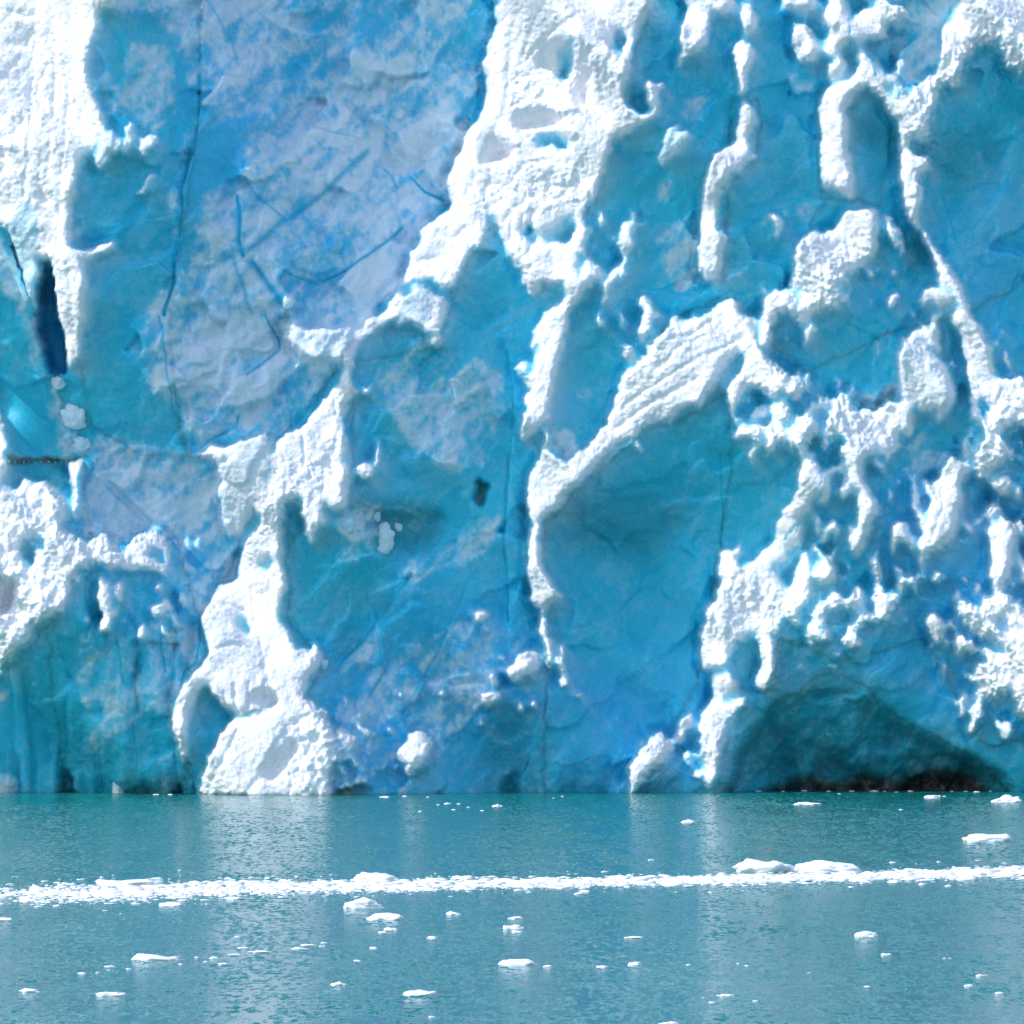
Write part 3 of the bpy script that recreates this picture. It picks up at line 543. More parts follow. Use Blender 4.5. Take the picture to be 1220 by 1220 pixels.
FILLS = [(8,16,[(-20,430),(50,430),(75,470),(95,530),(95,560),(-20,545)]),(6,5,[(-20,790),(30,790),(45,900),(50,955),(-20,955)]),(4,5,[(-20,250),(5,255),(22,298),(48,362),(50,395),(35,380),(15,330),(-5,300),(-20,300)])]
BULGES += [
(-46,24,[(660,640),(690,600),(760,585),(840,590),(850,640),(830,720),(760,780),(690,740),(660,700)]),
(-14,12,[(415,600),(470,615),(535,618),(515,655),(480,668),(430,640)]),
(-14,16,[(565,955),(575,880),(610,845),(640,870),(640,955)]),
(-14,18,[(1085,170),(1190,150),(1205,195),(1140,235),(1095,215)]),
(-12,14,[(800,70),(850,60),(875,95),(840,160),(800,165)]),
(-16,18,[(1070,740),(1110,720),(1150,760),(1150,810),(1090,800)]),
(-10,12,[(1020,140),(1060,140),(1063,200),(1030,220)]),
(-12,14,[(1075,285),(1110,290),(1125,320),(1080,335)]),
(-12,18,[(400,690),(460,680),(470,700),(410,780),(390,770)]),
(-10,14,[(60,790),(95,790),(90,900),(60,940)]),
]

# ------------------------------------------------------------------ relief of the front, worked out on a grid
STEP = 1.3
GX0, GX1, GY0, GY1 = -160, 1380, -200, 972
gxs = np.arange(GX0, GX1, STEP); gys = np.arange(GY0, GY1, STEP)
NX, NY = len(gxs), len(gys)
GX, GY = np.meshgrid(gxs, gys)
R2 = math.sqrt(.5)

def blur(a, sx, sy=None):
    sy = sx if sy is None else sy
    p = int(3 * max(sx, sy)) + 2
    b = np.pad(a, p, mode='edge')
    ky = np.fft.fftfreq(b.shape[0])[:, None]; kx = np.fft.rfftfreq(b.shape[1])[None]
    f = np.fft.rfft2(b) * np.exp(-2 * np.pi ** 2 * ((kx * sx) ** 2 + (ky * sy) ** 2))
    return np.fft.irfft2(f, b.shape)[p:-p, p:-p]

def ablur(a, sn, st):                              # blur across / along the fall of the light
    p = int(3 * max(sn, st) / STEP) + 4
    b = np.pad(a, p, mode='edge')
    ky = np.fft.fftfreq(b.shape[0])[:, None] / STEP; kx = np.fft.rfftfreq(b.shape[1])[None] / STEP
    kt = (kx + ky) * R2; kn = (kx - ky) * R2
    f = np.fft.rfft2(b) * np.exp(-2 * np.pi ** 2 * ((kn * sn) ** 2 + (kt * st) ** 2))
    return np.fft.irfft2(f, b.shape)[p:-p, p:-p]

def noise(wx, wy, seed):
    n = blur(np.random.default_rng(seed).standard_normal((NY, NX)), wx / STEP / 3, wy / STEP / 3)
    return n / n.std()

def fbm(w, seed, octaves=3, stretch=1.0, gain=.55):
    a = 0; g = 1
    for i in range(octaves):
        a = a + g * noise(w, w * stretch, seed + i); w /= 2; g *= gain
    return a / np.std(a)

def fold(c, a, b):
    return b - np.abs(b - (np.abs(c - a) + a))

BX = GX + .5 * np.maximum(-GY, 0)                              # beyond the frame the plan runs on, folded back and sheared
BY = np.abs(GY) + .9 * np.maximum(-GX, 0) - .8 * np.maximum(GX - 1220, 0)
def plan(dx, dy):
    return fold(BX + dx, 0., 1220.), fold(BY + dy, 0., 972.)
PX, PY = plan(0, 0)

def inside(pts):
    x = [p[0] for p in pts]; y = [p[1] for p in pts]
    m = np.zeros(PX.shape, bool)
    sel = (PX >= min(x)) & (PX <= max(x)) & (PY >= min(y)) & (PY <= max(y))
    px = PX[sel]; py = PY[sel]; c = np.zeros(px.shape, bool)
    for i in range(len(pts)):
        xa, ya = pts[i]; xb, yb = pts[i - 1]
        if ya != yb:
            c ^= ((ya > py) != (yb > py)) & (px < (xb - xa) * (py - ya) / (yb - ya) + xa)
    m[sel] = c
    return m

UX, UY = plan(.7 * fbm(30, 11), .7 * fbm(30, 15))
def dist_line(pts):
    d = np.full(UX.shape, 1e9)
    x = [p[0] for p in pts]; y = [p[1] for p in pts]
    sel = (UX >= min(x) - 20) & (UX <= max(x) + 20) & (UY >= min(y) - 20) & (UY <= max(y) + 20)
    px = UX[sel]; py = UY[sel]; dd = np.full(px.shape, 1e9)
    for (xa, ya), (xb, yb) in zip(pts, pts[1:]):
        t = np.clip(((px - xa) * (xb - xa) + (py - ya) * (yb - ya)) / ((xb - xa) ** 2 + (yb - ya) ** 2), 0, 1)
        dd = np.minimum(dd, np.hypot(px - xa - t * (xb - xa), py - ya - t * (yb - ya)))
    d[sel] = dd
    return d

rough = .34 * np.ones(PX.shape)
for a, p in ROUGH:
    rough = np.maximum(rough, a * blur(inside(p).astype(float), 9))
rough = np.clip(rough * (1 + .35 * noise(70, 70, 430)), .15, 1.3)
wf = np.clip(.25 + rough, .4, 1.15)
drip_ = noise(5.5, 24, 21)
PX, PY = plan(1.5 * fbm(14, 1) + wf * .7 * fbm(6, 23, 2), 1.6 * fbm(14, 5) + (wf * 1.1 + 1.9 * np.clip(rough - .3, 0, .7)) * drip_ + wf * (.6 * fbm(6, 26, 2)))
lit = np.zeros(PX.shape); snow = np.zeros(PX.shape); frost = np.zeros(PX.shape)
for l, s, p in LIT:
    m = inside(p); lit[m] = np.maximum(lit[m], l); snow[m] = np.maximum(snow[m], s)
for p in HOLES:
    m = inside(p); lit[m] = 0; snow[m] = 0
for a, p in FROST:
    m = inside(p); frost[m] = np.maximum(frost[m], a)
for a, w, l, seed, p in BITS:                       # crumbs and drips of snow clinging to broken ice
    m = inside(p) & (noise(w, l, seed) + .6 * noise(w * 3, l * 2, seed + 1) > a) & (lit == 0)
    lit[m] = .95; snow[m] = .95
dim = np.zeros(PX.shape)
for t, p in DIM:                                    # gentler slopes inside the sunlit ground
    dim = np.maximum(dim, (1.05 - t) * blur(inside(p).astype(float), 5))
pit = np.zeros(PX.shape)
for d, s, p in PITS:
    deep = d * blur(inside(p).astype(float), s / STEP)
    if d >= 90: deep = deep * np.clip((GY - 815) / 118, 0, 1) ** .8
    pit = np.minimum(pit, -deep)
crack = np.zeros(PX.shape)
for w, d, p in CRACKS:
    crack = np.minimum(crack, -d * (1 if w < 3 else .5) * np.exp(-(dist_line(p) / (w * .8)) ** 2))
groove = np.zeros(PX.shape)
for w, d, p in GROOVES:
    groove = np.minimum(groove, -d * np.exp(-(dist_line(p) / w) ** 2))

# the sunward flanks rise toward the light, the lee flanks fall away from it; ridges stand far enough out to shade their lee
B = 0.25
DS = STEP * math.sqrt(2)
TARGET = blur(lit, .7) * .6 + blur(lit, 2.0) * .4
TARGET = np.where((lit > .33), np.maximum(TARGET, .35) * (1 - np.clip(dim * 1.5, 0, .85)), np.minimum(TARGET, .3))
facing = TARGET > .33
ins = np.zeros(PX.shape); out_ = np.zeros(PX.shape)               # how far each sunlit spot lies from where the light enters and leaves its ridge
for i in range(1, NY):
    ins[i, 1:] = np.where(facing[i, 1:], ins[i - 1, :-1] + DS, 0)
for i in range(NY - 2, -1, -1):
    out_[i, :-1] = np.where(facing[i, :-1], out_[i + 1, 1:] + DS, 0)
ramp = np.clip((ins + out_) * .5, 3, 24)
TARGET = np.where(facing, np.maximum(TARGET * (.35 + .65 * np.clip(blur(out_, 1.5) / ramp, 0, 1)), .34), TARGET)
TILT = -(GX - 610) * .10

def solve(g, L=110., lam=.15, PAD=300):
    gp = np.pad(g, PAD, mode='reflect')
    ky = 2 * np.pi * np.fft.fftfreq(gp.shape[0])[:, None] / STEP; kx = 2 * np.pi * np.fft.rfftfreq(gp.shape[1])[None] / STEP
    kt = (kx + ky) * R2; kn = (kx - ky) * R2
    H = -1j * kt * np.fft.rfft2(gp) / (kt ** 2 + lam * kn ** 2 + 1 / L ** 2)
    return np.fft.irfft2(H, gp.shape)[PAD:-PAD, PAD:-PAD]

def daylight(h):
    gy, gx = np.gradient(h, STEP)
    M = np.empty_like(h); M[0] = h[0]
    for i in range(1, NY):
        M[i] = h[i]; M[i, 1:] = np.maximum(h[i, 1:], M[i - 1, :-1] - B * DS)
    vis = np.clip(1 - (M - h), 0, 1)
    c = ((gx + gy) * R2 + B) / np.sqrt(1 + gx * gx + gy * gy) / math.sqrt(1 + B * B)
    return np.clip(c, 0, None) * vis, vis

g = -.5 + 1.1 * TARGET
for it in range(8):
    h = solve(g) + TILT
    I, vis = daylight(h)
    g = np.clip(g + .4 * blur(np.where(vis > .5, .56 * TARGET - I, np.where(facing, .15, 0)), 1.2), -1.6, 2.0)
LEAST = (-B + .5 * TARGET).clip(-.06, .3)

def envelope(h):
    E = np.empty_like(h); E[0] = h[0]; lim = np.empty_like(h); lim[0] = h[0]
    run = np.zeros(NX)
    for i in range(1, NY):
        pe = np.empty(NX); pe[1:] = E[i - 1, :-1]; pe[0] = h[i, 0]
        q = np.empty(NX); q[1:] = run[:-1]; q[0] = 0
        L = facing[i]
        E[i] = np.where(L, np.maximum(h[i], pe + LEAST[i] * DS), pe - B * DS)
        q = np.where(L, 0, q + DS)
        lim[i] = E[i] - np.minimum(q * .40, 8)
        run = q
    return E, lim

def spread(a, K, fn):
    o = a.copy()
    for k in range(1, K + 1):
        o[k:, :-k] = fn(o[k:, :-k], a[:-k, k:]); o[:-k, k:] = fn(o[:-k, k:], a[k:, :-k])
    return o

ROUNDS = 16
for it in range(ROUNDS):
    E, lim = envelope(h)
    up = np.where(facing, np.clip(E - h, 0, 8), 0)
    dn = np.where(facing, 0, np.clip(lim - h, -8, 0)); lift = np.where(facing, 0, np.clip(lim - 10 - h, 0, 6))
    if it < ROUNDS - 5:
        up = ablur(spread(up, 6, np.maximum), 6, 1.2); dn = ablur(spread(dn, 6, np.minimum), 6, 1.2); lift = ablur(-spread(-np.where(facing, 6., lift), 8, np.maximum), 9, 3)
    h = h + np.where(facing, up, dn + lift * (it < ROUNDS - 5))
    h = ablur(h, 2.2 if it < ROUNDS - 5 else 1.0, 1.2 if it < ROUNDS - 5 else .75)
# even out sunlit ground across the light
w = blur(facing.astype(float), 3)
hs = ablur(h * facing, 9, 1.0) / np.maximum(ablur(facing.astype(float), 9, 1.0), .05)
k = np.clip((w - .8) / .2, 0, 1)
h = h * (1 - k) + hs * k
near = blur(facing.astype(float), 5)
calm = np.clip(1 - near * 8, 0, 1)
h = h * (1 - calm) + ablur(h, 16, 4) * calm                      # quiet lee faces
edge = np.clip(near * 2 - 1, 0, 1)
h = h * edge + (h * .45 + ablur(h, 3, 3) * .55) * (1 - edge)
brow = np.zeros_like(h)
brow[1:, 1:] = facing[:-1, :-1] & ~facing[1:, 1:]                 # rounded brows where the sunlit ground rolls over
brow = np.clip(ablur(blur(brow, 2.5), 3, 5) * 22, 0, 1) * np.clip(blur(lit, 9) * 2.6 - .35, 0, 1)
h = h * (1 - brow) + ablur(h, 3, 6) * brow
h = h + pit + np.where(facing, crack * .3, crack * .75)

# lumps, drips and broken facets
def facets(size, seed, tilt, stretch, ang=2.3):
    r = np.random.default_rng(seed)
    ca, sa = math.cos(ang), math.sin(ang)
    wx, wy = GX + 6 * noise(30, 30, seed + 1), GY + 6 * noise(30, 30, seed + 2)
    u, v = (wx * ca - wy * sa) / size + 500, (wx * sa + wy * ca) / size / stretch + 500
    iu, iv = np.floor(u).astype(int), np.floor(v).astype(int)
    n = 1100
    ju, jv, ta, tb, hh = (r.random((n, n)) for _ in range(5))
    best = np.full(u.shape, 1e9); out = np.zeros(u.shape); tone = np.zeros(u.shape)
    for a in (-1, 0, 1):
        for b in (-1, 0, 1):
            p, q = (iu + a) % n, (iv + b) % n
            du, dv = u - (iu + a + ju[p, q]), v - (iv + b + jv[p, q])
            d = du * du + dv * dv
            z = (hh[p, q] - .5) * size * tilt * .5 + size * tilt * ((ta[p, q] - .5) * du + (tb[p, q] - .5) * dv * stretch) * 2
            k = d < best
            best = np.where(k, d, best); out = np.where(k, z, out); tone = np.where(k, hh[p, q] * 2 - 1, tone)
    return blur(out, 1.0), blur(tone, .7)
lumps = np.abs(fbm(25, 40, 2, 1.3)) - .8
big = fbm(60, 45, 2, 1.5)
drips = noise(7, 30, 50)
grain = fbm(9, 55, 2, 1.2)
litw = blur(lit, 2.0)
lit_in = np.clip(blur(lit, 8) * 2 - 1, 0, 1)
fa, ta_ = facets(48, 300, .17, 1.9)
fb, tb_ = facets(17, 310, .17, 1.8)
broken = fa + .7 * fb
runs = ablur(np.random.default_rng(77).standard_normal((NY, NX)), 16, 2.0); runs /= runs.std()
crumb = fbm(8, 57, 3, 1.1, .8)
swell = fbm(120, 65, 2, 1.2)
puff = np.abs(fbm(13, 48, 2, 1.2))
flute = noise(15, 130, 52) + .5 * noise(8, 60, 53)
fl = sum(a * blur(inside(p).astype(float), 8) for a, p in FLUTED)
cols = np.zeros(PX.shape)
for a, b in zip(COLUMNS, COLUMNS[1:]):
    wob = 7 * noise(90, 70, 400) + 2 * noise(30, 30, 401)
    u = (GX + wob - a) / (b - a)
    m = (u >= 0) & (u < 1)
    cols[m] = (np.sqrt(np.clip(1 - (2 * u[m] - 1) ** 2, 0, 1)) - 1) * 15 * np.clip(.75 + .5 * noise(60, 60, 403)[m], .15, 1.4)
cols *= blur(inside(FLUTED[0][1]).astype(float), 7) * np.clip((GY - 690) / 60, 0, 1)
h = h + (1 - litw) * cols
cave = blur(inside(PITS[2][2]).astype(float), 3)
h = h + cave * (7 * noise(34, 90, 420) + 4 * fbm(26, 421, 3, 1.4))
h = h + litw * (rough * (2.1 * lumps + 1.0 * puff + .7 * crumb + .15 * drips) + .08 * runs + .16 * crumb + .55 * groove) + lit_in * 2.6 * big + (1 - litw * .6) * fl * flute
facet = fbm(80, 60, 4, .9, .5)
h = h + (1 - litw) * (np.clip(blur(1 - lit, 12) * 1.6 - .6, 0, 1) * 3.2 * swell + 2.0 * facet + (.9 + 1.8 * frost) * broken + .25 * grain * (.4 + frost))
def fold_step(pts, d, w, reach):                   # the ground on the right-hand side of the line stands out by d
    best = np.full(GX.shape, 1e9); side = np.zeros(GX.shape)
    x = [p[0] for p in pts]; y = [p[1] for p in pts]
    sel = (GX > min(x) - 3 * reach) & (GX < max(x) + 3 * reach) & (GY > min(y) - 3 * reach) & (GY < max(y) + 3 * reach)
    px, py = UX[sel], UY[sel]; bb = best[sel]; ss = side[sel]
    for (xa, ya), (xb, yb) in zip(pts, pts[1:]):
        t = np.clip(((px - xa) * (xb - xa) + (py - ya) * (yb - ya)) / ((xb - xa) ** 2 + (yb - ya) ** 2), 0, 1)
        dd = np.hypot(px - xa - t * (xb - xa), py - ya - t * (yb - ya))
        cr = (xb - xa) * (py - ya) - (yb - ya) * (px - xa)
        k = dd < bb; bb = np.where(k, dd, bb); ss = np.where(k, np.sign(cr), ss)
    best[sel] = bb; side[sel] = ss
    return d * .5 * np.tanh(side * best / w) * np.exp(-(best / reach) ** 2)
for d, w, reach, p in FOLDS:
    h = h + (1 - litw) * fold_step(p, d, w, reach)
for d, soft, p in BULGES:
    h = h + (1 - litw) * d * blur(inside(p).astype(float), soft)
wx = np.clip(GX + wf * .9 * fbm(5, 440, 2), GX0, gxs[-1]); wy = np.clip(GY + wf * (.8 * fbm(5, 444, 2) + .9 * np.clip(rough - .2, 0, 1) * noise(5, 18, 448)), GY0, gys[-1])
def resample(A):
    fx = (wx - GX0) / STEP; fy = (wy - GY0) / STEP
    ix = np.clip(fx.astype(int), 0, NX - 2); iy = np.clip(fy.astype(int), 0, NY - 2); fx = fx - ix; fy = fy - iy
    return (A[iy, ix] * (1 - fx) + A[iy, ix + 1] * fx) * (1 - fy) + (A[iy + 1, ix] * (1 - fx) + A[iy + 1, ix + 1] * fx) * fy
h = resample(h); snow = resample(snow); facing = resample(facing.astype(float)) > .5
E, lim = envelope(h)
E = ablur(np.where(facing, h, E), 3, 2)
over = np.where(facing, 0, np.maximum(h - (E - 1.2), 0))
h = h - blur(over, .7) * (~facing)
for soft, back, p in FILLS:
    k = blur(inside(p).astype(float), soft) * (~facing)
    h = h * (1 - k) + np.maximum(h, ablur(E, 26, 8) - back + cols) * k
print('relief', round(h.min()), round(h.max()), 'facing ok', np.mean((daylight(h)[0] > .05) == facing), round(time.time() - T0, 1))

# rime and bare ice
mot = fbm(34, 80, 5, .9, .75)
fine = fbm(7, 95, 2, 1.5, .7)
slope_ = ablur(noise(9, 9, 97), 14, 1.5); slope_ /= slope_.std()
streak = .36 * mot + .32 * fine + .40 * slope_ + .75 * ta_ + .45 * tb_
fr = np.clip(blur(frost, 4), 0, 1)
thr = 1.55 - 2.9 * fr
rime = 1 / (1 + np.exp(-(streak - thr) * 1.9)) * np.clip(fr * 5, 0, 1) * .78
rime = np.maximum(rime, .12 / (1 + np.exp(-(streak - .5) * 2.5)))
rime *= np.clip(1 + blur(crack, .6) / 3.5, 0, 1)
def trail(a, n):                                   # soft light fade past a sunlit edge, painted into the snow amount
    o = a.copy(); f = math.exp(-DS / n)
    for i in range(1, NY):
        o[i, 1:] = np.maximum(a[i, 1:], o[i - 1, :-1] * f)
    return o
lee = blur(trail(blur(snow, 1.2), 15.), 2.0) * np.clip(.85 + .2 * fine + .25 * noise(40, 40, 99), .2, 1)
snow_a = np.clip(np.maximum(np.maximum(blur(snow, 1.5), lee * .78), rime), 0, 1)  # snow cover, the painted light fade and rime together
silt_shade_a = np.zeros(PX.shape)
for amount, soft, p in SILT_SHADE:
    silt_shade_a = np.maximum(silt_shade_a, amount * blur(inside(p).astype(float), soft / STEP))
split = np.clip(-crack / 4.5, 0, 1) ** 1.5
silt_shade_a = np.maximum(silt_shade_a, .42 * split * (1 - litw) * np.clip(.7 + .3 * mot, 0, 1))  # cracks darkened in the colour, standing in for the shade inside them
silt_shade_a = np.maximum(silt_shade_a, .28 * np.clip(-cols / 17 * 1.5 - .5, 0, 1) * (1 - litw))  # shade in the gaps between columns, painted into the colour
blue_a = np.zeros(PX.shape)
for amount, soft, p in BLUE:
    blue_a = np.maximum(blue_a, amount * blur(inside(p).astype(float), soft / STEP))
blue_a = np.clip(blue_a + .12 * facet, 0, 1)

# ------------------------------------------------------------------ helpers
def link(o, parent=None):
    col.objects.link(o)
    if parent is not None:
        o.parent = parent
    return o

def tag(o, label=None, category=None, group=None, kind=None):
    for k, v in (('label', label), ('category', category), ('group', group), ('kind', kind)):
        if v:
            o[k] = v
    return o

def mat(name):
    m = bpy.data.materials.new(name)
    m.use_nodes = True
    nt = m.node_tree
    return m, nt, nt.nodes['Principled BSDF'], (lambda t: nt.nodes.new(t)), nt.links.new

def mixrgb(N, Lk, fac, a, b):
    n = N('ShaderNodeMix'); n.data_type = 'RGBA'
    for sock, v in ((n.inputs[0], fac), (n.inputs[6], a), (n.inputs[7], b)):
        if isinstance(v, bpy.types.NodeSocket): Lk(v, sock)
        else: sock.default_value = v
    return n.outputs[2]

def tex_noise(N, Lk, vec, scale, detail=4, rough=.6):
    n = N('ShaderNodeTexNoise'); n.inputs['Scale'].default_value = scale
    n.inputs['Detail'].default_value = detail; n.inputs['Roughness'].default_value = rough
    Lk(vec, n.inputs['Vector'])
    return n.outputs[0]

def math_node(N, Lk, op, a, b=0.5, clamp=False):
    n = N('ShaderNodeMath'); n.operation = op; n.use_clamp = clamp
    for sock, v in ((n.inputs[0], a), (n.inputs[1], b)):
        if isinstance(v, bpy.types.NodeSocket): Lk(v, sock)
        else: sock.default_value = v
    return n.outputs[0]

# ------------------------------------------------------------------ materials
def glacier_material():
    m, nt, P, N, Lk = mat('glacier_ice')
    geo = N('ShaderNodeNewGeometry')
    att = {}
    for a in ('snow', 'silt_shade', 'blue'):
        n = N('ShaderNodeAttribute'); n.attribute_name = a; att[a] = n.outputs['Fac']
    n1 = tex_noise(N, Lk, geo.outputs['Position'], .9, 6, .65)
    n2 = tex_noise(N, Lk, geo.outputs['Position'], 4.0, 4, .6)
    ice = mixrgb(N, Lk, att['blue'], ICE_TEAL, ICE_BLUE)
    ice = mixrgb(N, Lk, math_node(N, Lk, 'MULTIPLY', n1, .35), ice, ICE_PALE)
    ice = mixrgb(N, Lk, math_node(N, Lk, 'MULTIPLY', att['silt_shade'], 1.25, True), ice, ICE_SILT_SHADE)
    dk = N('ShaderNodeMapRange'); Lk(att['silt_shade'], dk.inputs[0]); dk.inputs[1].default_value = .78; dk.inputs[2].default_value = 1.0
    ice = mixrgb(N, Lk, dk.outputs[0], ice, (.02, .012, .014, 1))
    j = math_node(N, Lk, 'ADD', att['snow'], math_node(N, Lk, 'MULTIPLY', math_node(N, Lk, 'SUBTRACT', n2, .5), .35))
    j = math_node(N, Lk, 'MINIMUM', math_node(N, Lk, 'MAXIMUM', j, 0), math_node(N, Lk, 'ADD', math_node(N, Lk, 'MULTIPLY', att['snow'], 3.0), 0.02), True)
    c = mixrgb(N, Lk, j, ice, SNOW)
    Lk(c, P.inputs['Base Color'])
    r = N('ShaderNodeMapRange'); Lk(j, r.inputs[0]); r.inputs[3].default_value = .34; r.inputs[4].default_value = .75
    Lk(r.outputs[0], P.inputs['Roughness'])
    P.inputs['Specular IOR Level'].default_value = .3
    b = N('ShaderNodeBump'); b.inputs['Strength'].default_value = .38; b.inputs['Distance'].default_value = .3
    Lk(math_node(N, Lk, 'ADD', math_node(N, Lk, 'ADD', n1, n2), math_node(N, Lk, 'MULTIPLY', tex_noise(N, Lk, geo.outputs['Position'], 2.2, 5, .7), 1.0)), b.inputs['Height']); Lk(b.outputs[0], P.inputs['Normal'])
    nt.nodes['Principled BSDF'].subsurface_method = 'BURLEY'
    w = N('ShaderNodeMapRange'); Lk(j, w.inputs[0]); w.inputs[3].default_value = SSS; w.inputs[4].default_value = .12
    Lk(w.outputs[0], P.inputs['Subsurface Weight'])
    P.inputs['Subsurface Radius'].default_value = (.25, .8, 1.0)
    P.inputs['Subsurface Scale'].default_value = 1.7
    return m

def floe_material():
    m, nt, P, N, Lk = mat('floating_ice')
    geo = N('ShaderNodeNewGeometry')
    n1 = tex_noise(N, Lk, geo.outputs['Position'], 2.2, 5)
    sep = N('ShaderNodeSeparateXYZ'); Lk(geo.outputs['Position'], sep.inputs[0])
    r = N('ShaderNodeMapRange'); Lk(sep.outputs[2], r.inputs[0])
    r.inputs[1].default_value = -.03; r.inputs[2].default_value = .02
    c = mixrgb(N, Lk, r.outputs[0], (.30, .62, .68, 1), mixrgb(N, Lk, n1, (.80, .86, .90, 1), SNOW))
    Lk(c, P.inputs['Base Color']); P.inputs['Roughness'].default_value = .6
    b = N('ShaderNodeBump'); b.inputs['Strength'].default_value = .5; b.inputs['Distance'].default_value = .05
    Lk(n1, b.inputs['Height']); Lk(b.outputs[0], P.inputs['Normal'])
    return m

def water_material():
    m, nt, P, N, Lk = mat('glacial_water')
    geo = N('ShaderNodeNewGeometry')
    def layer(sx, sy, detail, socket=1):
        mp = N('ShaderNodeMapping'); mp.inputs['Scale'].default_value = (sx, sy, 1)
        Lk(geo.outputs['Position'], mp.inputs[0])
        n = N('ShaderNodeTexNoise'); n.inputs['Scale'].default_value = 1.0
        n.inputs['Detail'].default_value = detail; n.inputs['Roughness'].default_value = .6
        Lk(mp.outputs[0], n.inputs['Vector'])
        return n.outputs[socket]
    def vec(op, a, b):
        n = N('ShaderNodeVectorMath'); n.operation = op
        for sock, v in ((n.inputs[0], a), (n.inputs[1], b)):
            if isinstance(v, bpy.types.NodeSocket): Lk(v, sock)
            else: sock.default_value = v
        return n.outputs[0]
    # slopes of small wind ripples, given straight as a tilt of the surface; gusts make some patches rougher
    half = (.5, .5, .5)
    t = vec('MULTIPLY', vec('SUBTRACT', layer(3.2, .40, 3), half), (RIPPLE * 1.2, RIPPLE * 1.35, 0))
    t = vec('ADD', t, vec('MULTIPLY', vec('SUBTRACT', layer(1.1, .9, 2), half), (RIPPLE * 1.3, RIPPLE * .6, 0)))
    t = vec('ADD', t, vec('MULTIPLY', vec('SUBTRACT', layer(.35, .06, 2), half), (RIPPLE * .3, RIPPLE * .4, 0)))
    amp = N('ShaderNodeMapRange'); Lk(layer(.06, .012, 3, 0), amp.inputs[0])
    amp.inputs[1].default_value = .35; amp.inputs[2].default_value = .65; amp.inputs[3].default_value = .5; amp.inputs[4].default_value = 1.4
    comb = N('ShaderNodeCombineXYZ')
    for q in range(2): Lk(amp.outputs[0], comb.inputs[q])
    t = vec('ADD', vec('MULTIPLY', t, comb.outputs[0]), (0, 0, 1))
    Lk(vec('NORMALIZE', t, (0, 0, 0)), P.inputs['Normal'])
    P.inputs['Base Color'].default_value = WATER
    P.inputs['Roughness'].default_value = .14
    P.inputs['IOR'].default_value = 1.333
    return m

SSS = .85
SNOW = (.90, .88, .91, 1)
ICE_TEAL = (.014, .52, .70, 1)
ICE_BLUE = (.022, .43, .73, 1)
ICE_PALE = (.09, .55, .74, 1)
ICE_SILT_SHADE = (.022, .13, .12, 1)  # tint of dirty ice, also used for the painted shade
WATER = (.006, .165, .152, 1)
RIPPLE = 1.25
M_ICE, M_FLOE, M_WATER = glacier_material(), floe_material(), water_material()

# ------------------------------------------------------------------ the glacier: one thing, its face cut into parts
glacier = bpy.data.objects.new('glacier', None)
glacier.location = (0, 0, 0)
glacier.empty_display_size = 5
link(glacier)
tag(glacier, 'towering jagged glacier front of blue ice and white snow rising out of the water', 'glacier')

region = np.zeros((NY - 1, NX - 1), int)
PX, PY = GX + 1.5 * fbm(14, 1), GY + 1.5 * fbm(14, 5)
for k, (nm, lb, p) in enumerate(PARTS):
    if p: region[inside(p)[:-1, :-1]] = k

V = np.stack([(GX - 610) * S, -h * S, (945 - GY) * S], -1).reshape(-1, 3).astype(np.float32)
IDX = np.arange(NX * NY).reshape(NY, NX)
Q = np.stack([IDX[:-1, :-1], IDX[1:, :-1], IDX[1:, 1:], IDX[:-1, 1:]], -1)
ATTR = {'snow': snow_a, 'silt_shade': silt_shade_a, 'blue': blue_a}
# vertex normals of the whole face, so that the parts meet without a seam
gy_, gx_ = np.gradient(h, STEP)
NRM = np.stack([-gx_, -np.ones_like(h), gy_], -1)
NRM /= np.linalg.norm(NRM, axis=-1, keepdims=True)
NRM = NRM.reshape(-1, 3)

def grid_mesh(name, quads, V, attrs, material, parent):
    used, inv = np.unique(quads, return_inverse=True)
    q = inv.reshape(-1, 4)
    me = bpy.data.meshes.new(name)
    me.vertices.add(len(used)); me.vertices.foreach_set('co', V[used].ravel())
    me.loops.add(q.size); me.loops.foreach_set('vertex_index', q.ravel().astype(np.int32))
    me.polygons.add(len(q)); me.polygons.foreach_set('loop_start', (np.arange(len(q)) * 4).astype(np.int32))
    me.polygons.foreach_set('use_smooth', np.ones(len(q), bool))
    me.update(calc_edges=True)
    for k, a in attrs.items():
        at = me.attributes.new(k, 'FLOAT', 'POINT')
        at.data.foreach_set('value', np.ascontiguousarray(a.ravel()[used], dtype=np.float32))
    me.materials.append(material)
    o = bpy.data.objects.new(name, me)
    return link(o, parent)

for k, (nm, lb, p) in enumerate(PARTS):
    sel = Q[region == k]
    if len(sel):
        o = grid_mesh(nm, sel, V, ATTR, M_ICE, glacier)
        if lb: o['label'] = lb

